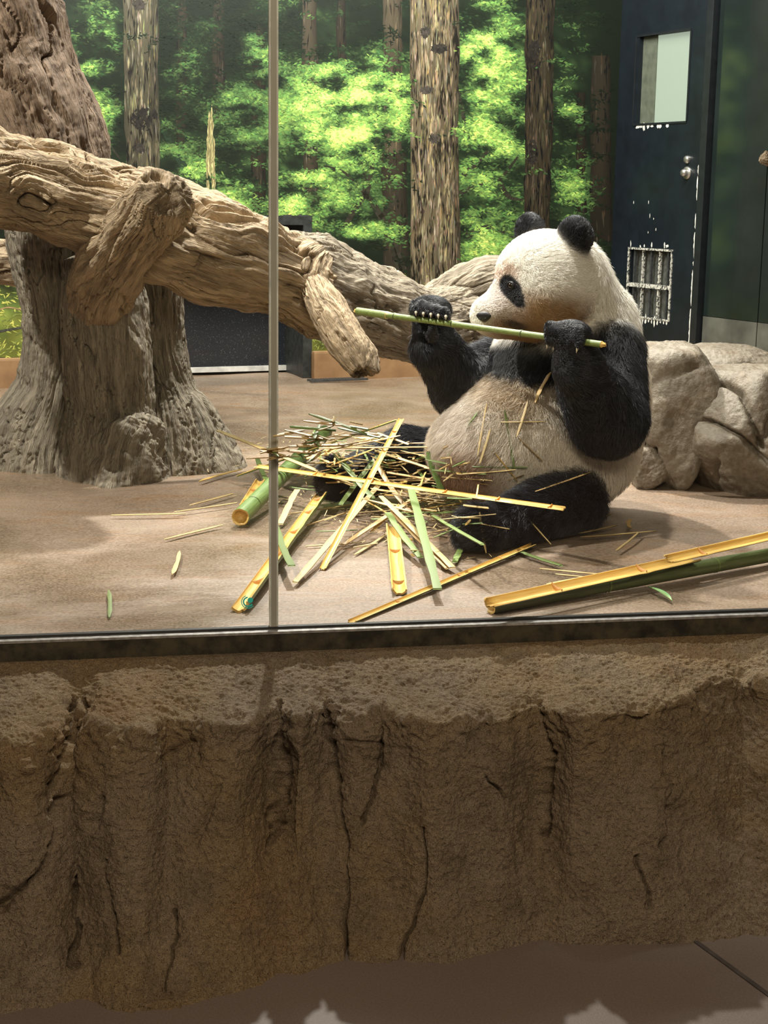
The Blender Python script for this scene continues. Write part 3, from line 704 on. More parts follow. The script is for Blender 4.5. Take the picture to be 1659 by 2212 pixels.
# ================================================================== FOREST MURAL (a flat print on the wall)
def build_mural():
    r = np.random.default_rng(21)
    n_ = WN; p0 = W0
    def lift(px, py, off):
        px, py = np.asarray(px, float), np.asarray(py, float)
        d = _F + _R * ((px - IW / 2) / FPX)[..., None] + _U * ((IH / 2 - py) / FPX)[..., None]
        t = ((p0 - CAM) @ n_) / (d @ n_)
        return CAM + d * t[..., None] + n_ * (np.asarray(off)[..., None] * .22 + .0004)
    BL = [(760, 250, 150, 120, 1.0), (700, 380, 120, 90, .75), (640, 450, 70, 60, .7), (1060, 140, 80, 120, .95), (1060, 320, 80, 110, .8), (1055, 510, 75, 80, .7), (205, 110, 60, 110, .50),
          (195, 250, 50, 90, .70), (380, 330, 60, 70, .35), (480, 430, 80, 50, .95), (430, 370, 40, 40, .6), (540, 290, 40, 100, .38), (560, 130, 40, 60, .40), (1230, 240, 50, 80, .42), (1250, 400, 55, 80, .45), (1230, 120, 40, 60, .32),
          (800, 480, 100, 70, .6), (400, 150, 70, 60, .25), (520, 230, 60, 50, .4), (30, 690, 90, 80, 1.0), (-150, 300, 120, 260, .5), (-350, 200, 200, 300, .5), (1130, 300, 30, 200, .5), (-200, 690, 200, 70, .8), (760, 720, 160, 40, .35)]
    def field(px, py):
        b = 0.10 + 0.05 * fbm(px * .01, py * .01, 3.3, 3)
        for cx, cy, rx, ry, a in BL: b = np.maximum(b, a * np.exp(-((px - cx) / rx) ** 2 * .9 - ((py - cy) / ry) ** 2 * .9))
        b = b * np.clip(0.72 + 0.75 * fbm(px * .022, py * .034, 1.1, 4, .6), .12, 1.7)
        return np.clip(b * (1 - .75 * sstep(1240, 1330, px) * (1 - sstep(330, 520, py) * .5)), 0.02, 1.2)
    STOP = np.array([0, .08, .22, .45, .75, 1.2])
    CC = np.array([(.003, .005, .003), (.012, .022, .009), (.060, .115, .034), (.150, .270, .060), (.30, .47, .10), (.50, .68, .18)])
    def green(b, hue=0.0):
        c = np.stack([np.interp(b, STOP, CC[:, i]) for i in range(3)], -1)
        c[..., 0] *= 1 + hue; return c
    VX, CL = [], []
    def quads(v, c): VX.append(v.reshape(-1, 4, 3)); CL.append(np.repeat(c.reshape(-1, 1, 3), 4, 1) if c.ndim == 2 else c.reshape(-1, 4, 3))
    # ground layer
    gx = np.arange(-1150, 1352, 12); gy = np.arange(-560, 800, 12)
    X, Y = np.meshgrid(gx, gy, indexing='ij'); b = field(X, Y) * .55 * (0.7 + .6 * vnoise(X * .06, Y * .09, 0.5)); c = green(np.clip(b, .015, 1))
    moss = (sstep(600, 700, Y))[..., None]; c = c * (1 - moss * .7) + moss * .7 * np.stack([.20 + 0 * X, .21 + 0 * X, .035 + 0 * X], -1) * (0.7 + .5 * fbm(X * .03, Y * .06, 2, 3))[..., None]
    G = lift(X, Y, np.zeros_like(X) + .0008)
    q = gridquads(len(gx), len(gy)); quads(G.reshape(-1, 3)[q], c.reshape(-1, 3)[q])
    def leaves(cx, cy, ln, wd, ang, col, off):
        dx, dy = np.cos(ang) * ln, np.sin(ang) * ln; nx, ny = -np.sin(ang) * wd, np.cos(ang) * wd
        px = np.stack([cx - dx, cx - .1 * dx + nx, cx + dx, cx - .1 * dx - nx], 1); py = np.stack([cy - dy, cy - .1 * dy + ny, cy + dy, cy - .1 * dy - ny], 1)
        quads(lift(px, py, np.repeat(off[:, None], 4, 1)), col)
    def sprays(n, lo, hi, per, sz, off0, bias, x0=-500, x1=1335, y0=-250, y1=600, flat=.22):
        cx = r.uniform(x0, x1, n * 3); cy = r.uniform(y0, y1, n * 3); b = field(cx, cy)
        k = r.random(n * 3) < np.clip((b - lo) / (hi - lo), .0, 1) + .06
        cx, cy = cx[k][:n], cy[k][:n]; m = len(cx)
        ex = r.normal(0, 17, (m, per)); sl = r.normal(0, .22, (m, 1)); ey = r.normal(0, 17 * flat, (m, per)) + sl * ex + .006 * ex ** 2
        px, py = (cx[:, None] + ex).ravel(), (cy[:, None] + ey).ravel()
        bb = field(px, py) * bias * (0.45 + .75 * r.random(len(px))) * (1.0 - .25 * np.clip(ey.ravel() / 8, -1, 1)) * np.repeat(.75 + .5 * r.random(m), per)
        o = np.argsort(bb); px, py, bb = px[o], py[o], bb[o]
        hue = r.normal(0, .12, len(px)) + .15 * (bb > .8)
        leaves(px, py, sz * (.6 + .8 * r.random(len(px))), sz * .42 * (.6 + .7 * r.random(len(px))), r.normal(0.1, .55, len(px)), green(np.clip(bb, .01, 1.2), hue[:, None][:, 0]), off0 + .0006 * np.arange(len(px)) / len(px))
    def trunk(x0, w0, y0, x1, w1, y1, lit, dens, off, col=(.16, .125, .078), holes=()):
        n = 24; t = np.linspace(0, 1, n); yy = y0 + (y1 - y0) * t; xc = x0 + (x1 - x0) * t + 2 * fbm(yy * .02, x0 * .1, 0.0, 2); w = w0 + (w1 - w0) * t + 2 * vnoise(yy * .04, x0, 1.0)
        m = 7; u = np.linspace(-1, 1, m)
        X = xc[:, None] + w[:, None] * u[None]; Y = yy[:, None] + 0 * u[None]
        sh = (.35 + .65 * np.clip(1 - ((u + .15) / 1.15) ** 2, 0, 1))[None] * (0.8 + .3 * fbm(X * .02, Y * .006, 7.7, 2))
        base = np.array(col) * lit * .55
        q = gridquads(n, m); quads(lift(X, Y, X * 0 + off).reshape(-1, 3)[q], (sh[..., None] * base).reshape(-1, 3)[q])
        k = int(dens * abs(y1 - y0) * (w0 + w1) / 900)
        ty = r.random(k); uy = r.uniform(-.97, .97, k); cy = y0 + (y1 - y0) * ty; cx = np.interp(cy, yy, xc) + uy * np.interp(cy, yy, w)
        ph = fbm(cx * .16, cy * .018, 4.4, 2); br = lit * np.clip(.45 + .9 * ph + .35 * r.normal(size=k), .05, 1.9) * (.4 + .6 * np.clip(1 - ((uy + .15) / 1.15) ** 2, 0, 1))
        cc = np.array(col)[None] * br[:, None] * np.stack([1 + .1 * r.normal(size=k), 1 + .06 * r.normal(size=k), 1 + .15 * r.normal(size=k)], 1)
        leaves(cx, cy, r.uniform(5, 22, k), r.uniform(.8, 2.3, k), np.pi / 2 + r.normal(0, .06, k), np.clip(cc, .003, 1), off + .0002 + .0004 * r.random(k))
    def branch(pl, w0, w1, off, col=(.022, .020, .013)):
        C = catmull(np.array([(x, y, 0) for x, y in pl], float), 26)[:, :2]; T = np.gradient(C, axis=0); T /= np.linalg.norm(T, axis=1, keepdims=True)
        w = np.linspace(w0, w1, 26)[:, None]; N = np.stack([-T[:, 1], T[:, 0]], 1) * w
        L_, R_ = C + N, C - N; X = np.stack([L_[:, 0], R_[:, 0]], 1); Y = np.stack([L_[:, 1], R_[:, 1]], 1)
        q = gridquads(26, 2); quads(lift(X, Y, X * 0 + off).reshape(-1, 3)[q], np.tile(np.array(col), (len(q), 1)) * r.uniform(.7, 1.4, (len(q), 1)))
    # far layer
    sprays(1300, .05, .6, 18, 5.5, .0012, .45)
    for a in ((665, 16, -250, 674, 17, 520, .55, 5, .0020), (846, 22, -250, 850, 18, 330, .75, 5, .0020), (1297, 20, 120, 1300, 24, 520, .28, 4, .0020), (1255, 10, 200, 1256, 11, 460, .2, 3, .0020), (560, 14, 60, 556, 16, 480, .22, 4, .0020),
              (470, 12, -200, 474, 14, 260, .35, 4, .0020), (395, 10, -200, 392, 12, 330, .22, 4, .0020), (850, 26, 330, 860, 30, 600, .30, 4, .0020), (735, 9, -200, 738, 10, 180, .25, 4, .0020), (-160, 40, -400, -150, 45, 600, .6, 6, .0020)): trunk(*a)
    sprays(2600, .12, .7, 20, 5.0, .0026, .75)
    # understorey stems
    for pl in ([(870, 585), (850, 520), (815, 450), (775, 405), (740, 370), (700, 358)], [(865, 590), (835, 500), (800, 440)], [(745, 490), (765, 455), (785, 425), (788, 380), (776, 320)], [(790, 430), (800, 380), (812, 300), (816, 220)],
               [(990, 420), (1040, 395), (1075, 390), (1110, 350), (1130, 320)], [(1075, 392), (1100, 425), (1130, 432)], [(1000, 380), (1060, 320), (1090, 270)], [(1010, 300), (995, 220), (985, 180)], [(1005, 510), (1060, 490), (1120, 520)],
               [(180, 200), (215, 280), (260, 345)], [(820, 470), (850, 440), (870, 380)]): branch(pl, 5 + 3 * r.random(), 1.5, .0034)
    branch([(345, 265), (385, 340), (420, 395), (450, 440)], 5, 12, .0034, (.010, .020, .010))
    sprays(3200, .22, .8, 22, 4.6, .0038, 1.05)
    sprays(900, .10, .5, 26, 4.6, .0040, .8, 330, 640, -200, 330, .35)
    # near trunks over the leaves
    trunk(299, 36, -420, 308, 38, 380, .95, 16, .0048, (.150, .130, .080)); trunk(1172, 36, -420, 1160, 27, 520, .42, 14, .0048, (.15, .115, .065)); trunk(936, 52, -560, 940, 54, 640, 1.18, 22, .0048, (.205, .160, .095))
    # burl and branch scars, pale snag
    for (cx, cy, rx, ry, dk) in ((312, 256, 30, 27, .009), (312, 256, 22, 20, .009), (300, 320, 12, 8, .02), (918, 70, 8, 10, .03), (948, 105, 16, 9, .015), (920, 195, 12, 6, .035), (938, 300, 10, 8, .04), (1150, 330, 10, 26, .012), (1155, 120, 16, 30, .01), (300, 10, 12, 10, .02)):
        k = 70; a = r.random(k) * 2 * np.pi; q = np.sqrt(r.random(k)); leaves(cx + np.cos(a) * q * rx, cy + np.sin(a) * q * ry, r.uniform(3, 8, k), r.uniform(1.5, 3.5, k), r.normal(1.2, .8, k), np.tile(np.array([1.2, 1, .8]) * dk, (k, 1)) * r.uniform(.5, 1.6, (k, 1)), np.full(k, .0056) + .0002 * r.random(k))
    k = 90; yy = r.uniform(245, 405, k); xx = 455 + r.uniform(-1, 1, k) * np.interp(yy, [235, 300, 405], [1.5, 8, 9]); leaves(xx, yy, r.uniform(8, 24, k), r.uniform(1.2, 2.6, k), np.pi / 2 + r.normal(0, .03, k), np.tile(np.array([.42, .36, .17]), (k, 1)) * r.uniform(.6, 1.2, (k, 1)), np.full(k, .0046))
    sprays(240, .3, .9, 20, 4.4, .0060, 1.05, 600, 890, 100, 560); sprays(200, .3, .9, 20, 4.4, .0060, 1.0, 985, 1330, 30, 600); sprays(160, .2, .9, 20, 4.4, .0060, .9, 140, 580, 60, 470)
    # mossy ground and twigs low on the print
    k = 5200; xx = r.uniform(-500, 1330, k); yy = r.uniform(590, 790, k); bb = r.uniform(.25, .95, k) * np.where(xx < 200, 1.0, .55); leaves(xx, yy, r.uniform(3, 9, k), r.uniform(.8, 2.2, k), r.normal(0.0, .7, k), green(bb, .55 * np.ones(k)), np.full(k, .0046) + .0003 * r.random(k))
    branch([(-40, 690), (10, 665), (50, 668), (72, 655)], 2, 1, .0056, (.30, .20, .10)); branch([(-20, 720), (20, 712), (70, 704)], 3, 2, .0056, (.05, .05, .04))
    V = np.concatenate(VX); C = np.concatenate(CL)
    cen = V.mean(1); s = (cen - W0) @ WD; z = cen[:, 2]; smin_, smax_ = ((V - W0) @ WD).min(1), ((V - W0) @ WD).max(1); zmin = V[..., 2].min(1); zmax = V[..., 2].max(1)
    ok = (smin_ > WALL_L) & (smax_ < WALL_R - .004) & (zmin > z_k - .01) & (zmax < 3.5) & ~((smax_ > s_l - .05) & (smin_ < s_r + .05) & (zmin < z_t + .05))
    V, C = V[ok], C[ok]
    me = npmesh('forest_mural', V.reshape(-1, 3), np.arange(len(V) * 4).reshape(-1, 4), smooth=False)
    me.color_attributes  # print colours
    setcol(me, C.reshape(-1, 3))
    m = NT('printed_mural'); at = m.n('ShaderNodeAttribute', attribute_name='paint')
    o = link('forest_mural', me, m.done(at.outputs['Color'], 0.5, None, Specular_IOR_Level=0.25))
    tag(o, 'large printed mural of a green forest covering the wall behind the log', 'mural')
    return o
build_mural()
# ================================================================== THE PANDA
import openvdb as vdb
class SDF:
    def __init__(s, lo, hi, vox):
        s.lo = np.array(lo, float); s.vox = vox
        n = np.ceil((np.array(hi) - s.lo) / vox).astype(int)
        ax = [s.lo[i] + np.arange(n[i]) * vox for i in range(3)]
        s.X, s.Y, s.Z = (a.astype(np.float32) for a in np.meshgrid(*ax, indexing='ij'))
def sd_ell(X, Y, Z, c, r, rot=None):
    q = np.stack([X - c[0], Y - c[1], Z - c[2]], -1)
    if rot is not None: q = q @ np.asarray(rot, np.float32)
    r = np.asarray(r, np.float32)
    k0 = np.linalg.norm(q / r, axis=-1); k1 = np.linalg.norm(q / (r * r), axis=-1)
    return k0 * (k0 - 1) / np.maximum(k1, 1e-6)
def sd_cone(X, Y, Z, a, b, ra, rb):
    a, b = np.asarray(a, float), np.asarray(b, float); d = b - a; L2 = d @ d
    t = np.clip(((X - a[0]) * d[0] + (Y - a[1]) * d[1] + (Z - a[2]) * d[2]) / L2, 0, 1)
    return np.sqrt((X - a[0] - t * d[0]) ** 2 + (Y - a[1] - t * d[1]) ** 2 + (Z - a[2] - t * d[2]) ** 2) - (ra + (rb - ra) * t)
def smin(a, b, k):
    h = np.clip(0.5 + 0.5 * (b - a) / k, 0, 1); return b * (1 - h) + a * h - k * h * (1 - h)
def rotm(ax, deg):
    return np.array(Matrix.Rotation(math.radians(deg), 3, ax))

def hp(px, py, d): return P(px, py, d)
HEADC = hp(1178, 603, 4.95)
# head frame: nose direction points to the trunk side and a little to the glass
HN = np.array([-0.93, -0.34, -0.10]); HN /= np.linalg.norm(HN)
HS = np.cross(HN, Zv); HS /= np.linalg.norm(HS)
if HS[1] > 0: HS = -HS                                  # towards the glass (panda's near side)
HU = np.cross(HS, HN);  HU = HU if HU[2] > 0 else -HU
def hl(f, s_, u): return HEADC + HN * f + HS * s_ + HU * u
HROT = np.stack([HN, HS, HU], 1)
PRIMS = []   # group, kind, args, blend
def E(g, px, py, d, rx, rd, rz, k=.05, rot=None): PRIMS.append((g, 'e', (hp(px, py, d), (S(rx, d), rd, S(rz, d)), rot), k))
def Cn(g, a, b, k=.05): PRIMS.append((g, 'c', (hp(*a[:3]), hp(*b[:3]), S(a[3], a[2]), S(b[3], b[2])), k))
# torso
E('body', 1185, 985, 5.10, 178, .255, 118)
E('body', 1140, 925, 5.06, 150, .235, 125, .08)
E('body', 1215, 800, 5.13, 148, .215, 150, .08)
E('body', 1290, 870, 5.16, 102, .21, 160, .07)
E('body', 1285, 720, 5.12, 78, .18, 90, .06)
E('body', 1060, 985, 5.00, 112, .20, 92, .09)
E('body', 1010, 965, 5.08, 70, .14, 62, .08)
Cn('body', (1265, 700, 5.08, 88), (1215, 610, 5.00, 92), .06)
# head
PRIMS.append(('head', 'e', (HEADC, (.158, .160, .150), HROT), .03))
PRIMS.append(('head', 'e', (hl(.015, .0, -.055), (.140, .165, .120), HROT), .04))
PRIMS.append(('head', 'c', (hl(.09, 0, -.060), hl(.200, 0, -.092), .096, .056), .045))
PRIMS.append(('head', 'e', (hl(.192, 0, -.092), (.058, .062, .055), HROT), .03))
PRIMS.append(('head', 'c', (hl(.07, 0, -.125), hl(.165, 0, -.132), .060, .034), .03))
# ears
def ear(side, px, py, d, r):
    c = hp(px, py, d); out = HS * side * 0.5 + HU * 0.6 - HN * 0.1; out /= np.linalg.norm(out)
    nn = HN - out * np.dot(HN, out); nn /= np.linalg.norm(nn); w = np.cross(out, nn)
    # shallow cup facing forward and outward
    PRIMS.append(('ear', 'e', (c, (S(r, d), S(r, d) * .78, S(r, d)), np.stack([w, nn, out], 1)), .012))
ear(1, 1241, 513, 4.885, 41); ear(-1, 1144, 499, 5.06, 34)
# near arm (raised, elbow low) and paw
Cn('arm', (1300, 765, 4.98, 82), (1316, 900, 4.80, 72), .03); Cn('arm', (1312, 905, 4.79, 70), (1248, 790, 4.63, 50), .03)
Cn('arm', (1248, 790, 4.63, 50), (1236, 735, 4.60, 40), .02)
PRIMS.append(('arm', 'e', (hp(1225, 722, 4.60), (S(48, 4.6), .050, S(26, 4.6)), None), .02))
# far arm and paw
Cn('arm', (1085, 790, 5.30, 58), (998, 832, 5.16, 56), .03); Cn('arm', (996, 834, 5.16, 56), (940, 745, 5.07, 44), .03)
Cn('arm', (940, 745, 5.07, 44), (930, 690, 5.06, 36), .02)
PRIMS.append(('arm', 'e', (hp(930, 668, 5.07), (S(42, 5.05), .035, S(26, 5.05)), None), .02))
# legs
Cn('leg', (1232, 1082, 4.88, 72), (1085, 1138, 4.62, 48), .03); Cn('leg', (1085, 1140, 4.62, 48), (1040, 1150, 4.55, 44), .02)
E('leg', 1030, 1150, 4.53, 40, .060, 48, .03)
Cn('leg', (985, 1000, 5.32, 66), (880, 985, 5.32, 52), .04); Cn('leg', (880, 985, 5.32, 52), (765, 1035, 5.24, 42), .03)
E('leg', 725, 1035, 5.22, 34, .060, 42, .03)

# bamboo in the paws: a straight cane
CANE_A, CANE_B = hp(772, 672, 5.13), hp(1300, 744, 4.505)
def cane_at(px):
    lo, hi = 0.0, 1.0
    for _ in range(40):
        m = (lo + hi) / 2
        if proj(CANE_A + (CANE_B - CANE_A) * m)[0] < px: lo = m
        else: hi = m
    return CANE_A + (CANE_B - CANE_A) * lo
CDIR = (CANE_B - CANE_A) / np.linalg.norm(CANE_B - CANE_A)
CR = 0.0105
CLAWS = []
# near paw: five digits curling over the cane from the knuckles, claws pointing down
for i, px in enumerate((1186, 1200, 1216, 1233, 1250)):
    c = cane_at(px)
    k0 = c + np.array([0.010, 0.028, 0.026]); k1 = c + np.array([0, -0.010, 0.030]); k2 = c + np.array([-.002, -0.028, 0.004]); k3 = c + np.array([-.004, -.022, -.020 + .003 * abs(i - 2)])
    for a, b, r0, r1 in ((k0, k1, .016, .0145), (k1, k2, .0145, .012), (k2, k3, .012, .009)): PRIMS.append(('arm', 'c', (a, b, r0, r1), .006))
    CLAWS.append((k3, k3 + np.array([-.004, .006, -.020]), .0048))
# far paw: digits seen over the cane from the palm side, thumb pad below
for i, px in enumerate((898, 914, 930, 946, 962)):
    c = cane_at(px); yy = max(0, 5.055 - c[1])
    k0 = c + np.array([0, .035, .018]); k1 = c + np.array([-.002, .020, .047 - .004 * abs(i - 1)]); k2 = c + np.array([-.002, -.006, .034]); k3 = c + np.array([0, -.016, .018])
    for a, b, r0, r1 in ((k0, k1, .016, .014), (k1, k2, .014, .012), (k2, k3, .012, .009)): PRIMS.append(('arm', 'c', (a, b, r0, r1), .006))
    CLAWS.append((k3 + np.array([0, -.004, .006]), k3 + np.array([.000, -.014, -.006]), .0050))
c = cane_at(935); PRIMS.append(('arm', 'c', (c + np.array([0, .05, -.05]), c + np.array([.0, .012, -.022]), .020, .014), .008))
c = cane_at(1240); PRIMS.append(('arm', 'c', (c + np.array([.01, .04, -.05]), c + np.array([.0, .018, -.018]), .020, .014), .008))
# near foot toes
FOOT = []
for i in range(5):
    a = -0.9 + 0.45 * i
    c = hp(1015 + 5 * i - 8, 1120 + 14 * i, 4.50)
    PRIMS.append(('leg', 'c', (c + np.array([.03, .03, 0]), c, .020, .015), .012))
    FOOT.append(c)

def eval_sdf(X, Y, Z):
    g = {}
    for (grp, kd, a, k) in PRIMS:
        f = sd_ell(X, Y, Z, *a) if kd == 'e' else sd_cone(X, Y, Z, *a)
        g[grp] = f if grp not in g else smin(g[grp], f, k)
    t = smin(g['body'], g['head'], .03)
    t = smin(t, g['arm'], .022); t = smin(t, g['leg'], .03); t = smin(t, g['ear'], .014)
    return t, g
def vdb_mesh(sdf, arr, adapt=0.0):
    gr = vdb.FloatGrid(0.2); gr.copyFromArray(arr.astype(np.float32))
    pts, quads = gr.convertToQuads(0.0)
    return np.asarray(pts, float) * sdf.vox + sdf.lo, np.asarray(quads, np.int32)[:, ::-1]
sdf = SDF((-0.42, 4.30, -0.06), (1.06, 5.62, 1.10), 0.0075)
fld, _ = eval_sdf(sdf.X, sdf.Y, sdf.Z)
fld = np.maximum(fld, 0.004 - sdf.Z)            # sits on the floor
pv, pq = vdb_mesh(sdf, np.clip(fld, -.2, .2))
# light smoothing
def smooth_mesh(v, q, it=3, lam=.5):
    e = np.concatenate([q[:, [0, 1]], q[:, [1, 2]], q[:, [2, 3]], q[:, [3, 0]]])
    e = np.unique(np.sort(e, 1), axis=0); deg = np.bincount(e.ravel(), minlength=len(v))[:, None]
    for _ in range(it):
        a = np.zeros_like(v)
        for k in range(3):
            a[:, k] = np.bincount(e[:, 0], v[e[:, 1], k], len(v)) + np.bincount(e[:, 1], v[e[:, 0], k], len(v))
        v = v + lam * (a / np.maximum(deg, 1) - v)
    return v
pv = smooth_mesh(pv, pq, 2)
_, grp = eval_sdf(pv[:, 0], pv[:, 1], pv[:, 2])

# ---- coat colours (fixed to the animal)
def blob(px, py, cx, cy, rx, ry, soft=.5, ang=0.0):
    a = math.radians(ang); dx, dy = px - cx, py - cy
    u = (dx * math.cos(a) + dy * math.sin(a)) / rx; v = (-dx * math.sin(a) + dy * math.cos(a)) / ry
    return 1 - sstep(1 - soft, 1 + soft, np.sqrt(u * u + v * v))
def coat(p, g):
    px, py = proj(p)
    nz = fbm(p[:, 0] * 14, p[:, 1] * 14, p[:, 2] * 14, 3)
    near = (p - HEADC) @ HS
    c = np.tile(np.array([.95, .90, .825]), (len(p), 1))
    def put(m, col):
        nonlocal c
        m = np.clip(m, 0, 1)[:, None]; c = c * (1 - m) + np.array(col) * m
    ishead = 1 / (1 + np.exp(-(g['body'] - g['head']) / .01)); tors = 1 - ishead
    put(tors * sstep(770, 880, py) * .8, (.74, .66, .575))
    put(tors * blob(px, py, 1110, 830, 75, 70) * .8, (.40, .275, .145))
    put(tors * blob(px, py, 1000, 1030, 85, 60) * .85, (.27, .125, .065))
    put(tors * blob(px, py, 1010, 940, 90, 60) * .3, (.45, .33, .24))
    put(ishead * blob(px, py, 1172, 698, 102, 62, .42, -8) * .95, (.37, .205, .075))
    put(ishead * blob(px, py, 1105, 708, 55, 28) * .8, (.27, .14, .06)); put(ishead * blob(px, py, 1150, 660, 45, 30) * .35, (.45, .27, .13))
    put(ishead * blob(px, py, 1090, 650, 50, 34, .5, 30) * .55, (.72, .62, .60))
    put(ishead * blob(px, py, 1090, 592, 28, 20) * .55, (.52, .29, .17))
    put(ishead * blob(px, py, 1110, 700, 26, 9, .5, 12) * .9, (.05, .03, .02))
    # chest band
    band = blob(px + nz * 8, py + nz * 8, 1135, 772, 120, 42, .3) + blob(px + nz * 8, py, 1165, 800, 40, 30, .3)
    put(tors * np.clip(band, 0, 1), (.010, .010, .012))
    limb = np.minimum(g['arm'], g['leg'])
    lm = 1 / (1 + np.exp(-((np.minimum(g['body'], g['head']) - limb) / .010 + nz * 1.3)))
    black = np.array([.015, .015, .019])
    put(lm, black)
    em = 1 / (1 + np.exp(-((g['head'] - g['ear']) / .006 + nz * .6)))
    put(em, black)
    # eye patches on both sides of the face
    for sgn in (1, -1):
        pm = p if sgn > 0 else p - 2 * ((p - HEADC) @ HS)[:, None] * HS[None]
        qx, qy = proj(pm); sd = (pm - HEADC) @ HS; a = math.radians(60)
        uu = (qx - 1108) * math.cos(a) + (qy - 630) * math.sin(a); vv = -(qx - 1108) * math.sin(a) + (qy - 630) * math.cos(a)
        r = np.sqrt((uu / 39) ** 2 + (vv / (20 - .10 * np.clip(uu, -30, 30))) ** 2)
        put((1 - sstep(.86, 1.10, r + nz * .10)) * (sd > 0.01) * ishead, (.012, .011, .013))
    return c, lm, em, ishead
def on_surface(a, d, n=60):
    t = np.linspace(0, 1.2, 400)[:, None]; q = a + d * t * .35
    f, _ = eval_sdf(q[:, 0], q[:, 1], q[:, 2]); i = np.argmax(f < 0); return q[i]
_e = ray(1103, 617); _st = CAM + _e * 4.4
_t = np.linspace(0, 1.0, 2000)[:, None]; _q = _st + _e * _t; _f, _ = eval_sdf(_q[:, 0], _q[:, 1], _q[:, 2]); EYE_N = _q[np.argmax(_f < 0)]
_l = EYE_N - HEADC; EYE_F = HEADC + (HN * (_l @ HN) - HS * (_l @ HS) + HU * (_l @ HU)) * .93
def eye_c(s_): return EYE_N if s_ > 0 else EYE_F
pc, lm, em, ih = coat(pv, grp)

panda = thing('panda', 'black and white panda sitting against boulders, holding a green bamboo cane at its mouth', 'panda', tuple(FL(1230, 1090)))
skin = NT('panda_skin'); at = skin.n('ShaderNodeAttribute', attribute_name='paint')
skin_m = skin.done(skin.mix(1.0, at.outputs['Color'], (0.55, 0.52, 0.5), 'MULTIPLY'), 0.85, None, Specular_IOR_Level=0.1)
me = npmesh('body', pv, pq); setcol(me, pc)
bm = bmesh.new(); bm.from_mesh(me); bmesh.ops.recalc_face_normals(bm, faces=bm.faces); bm.to_mesh(me); bm.free()
body = under(link('body', me, skin_m), panda)

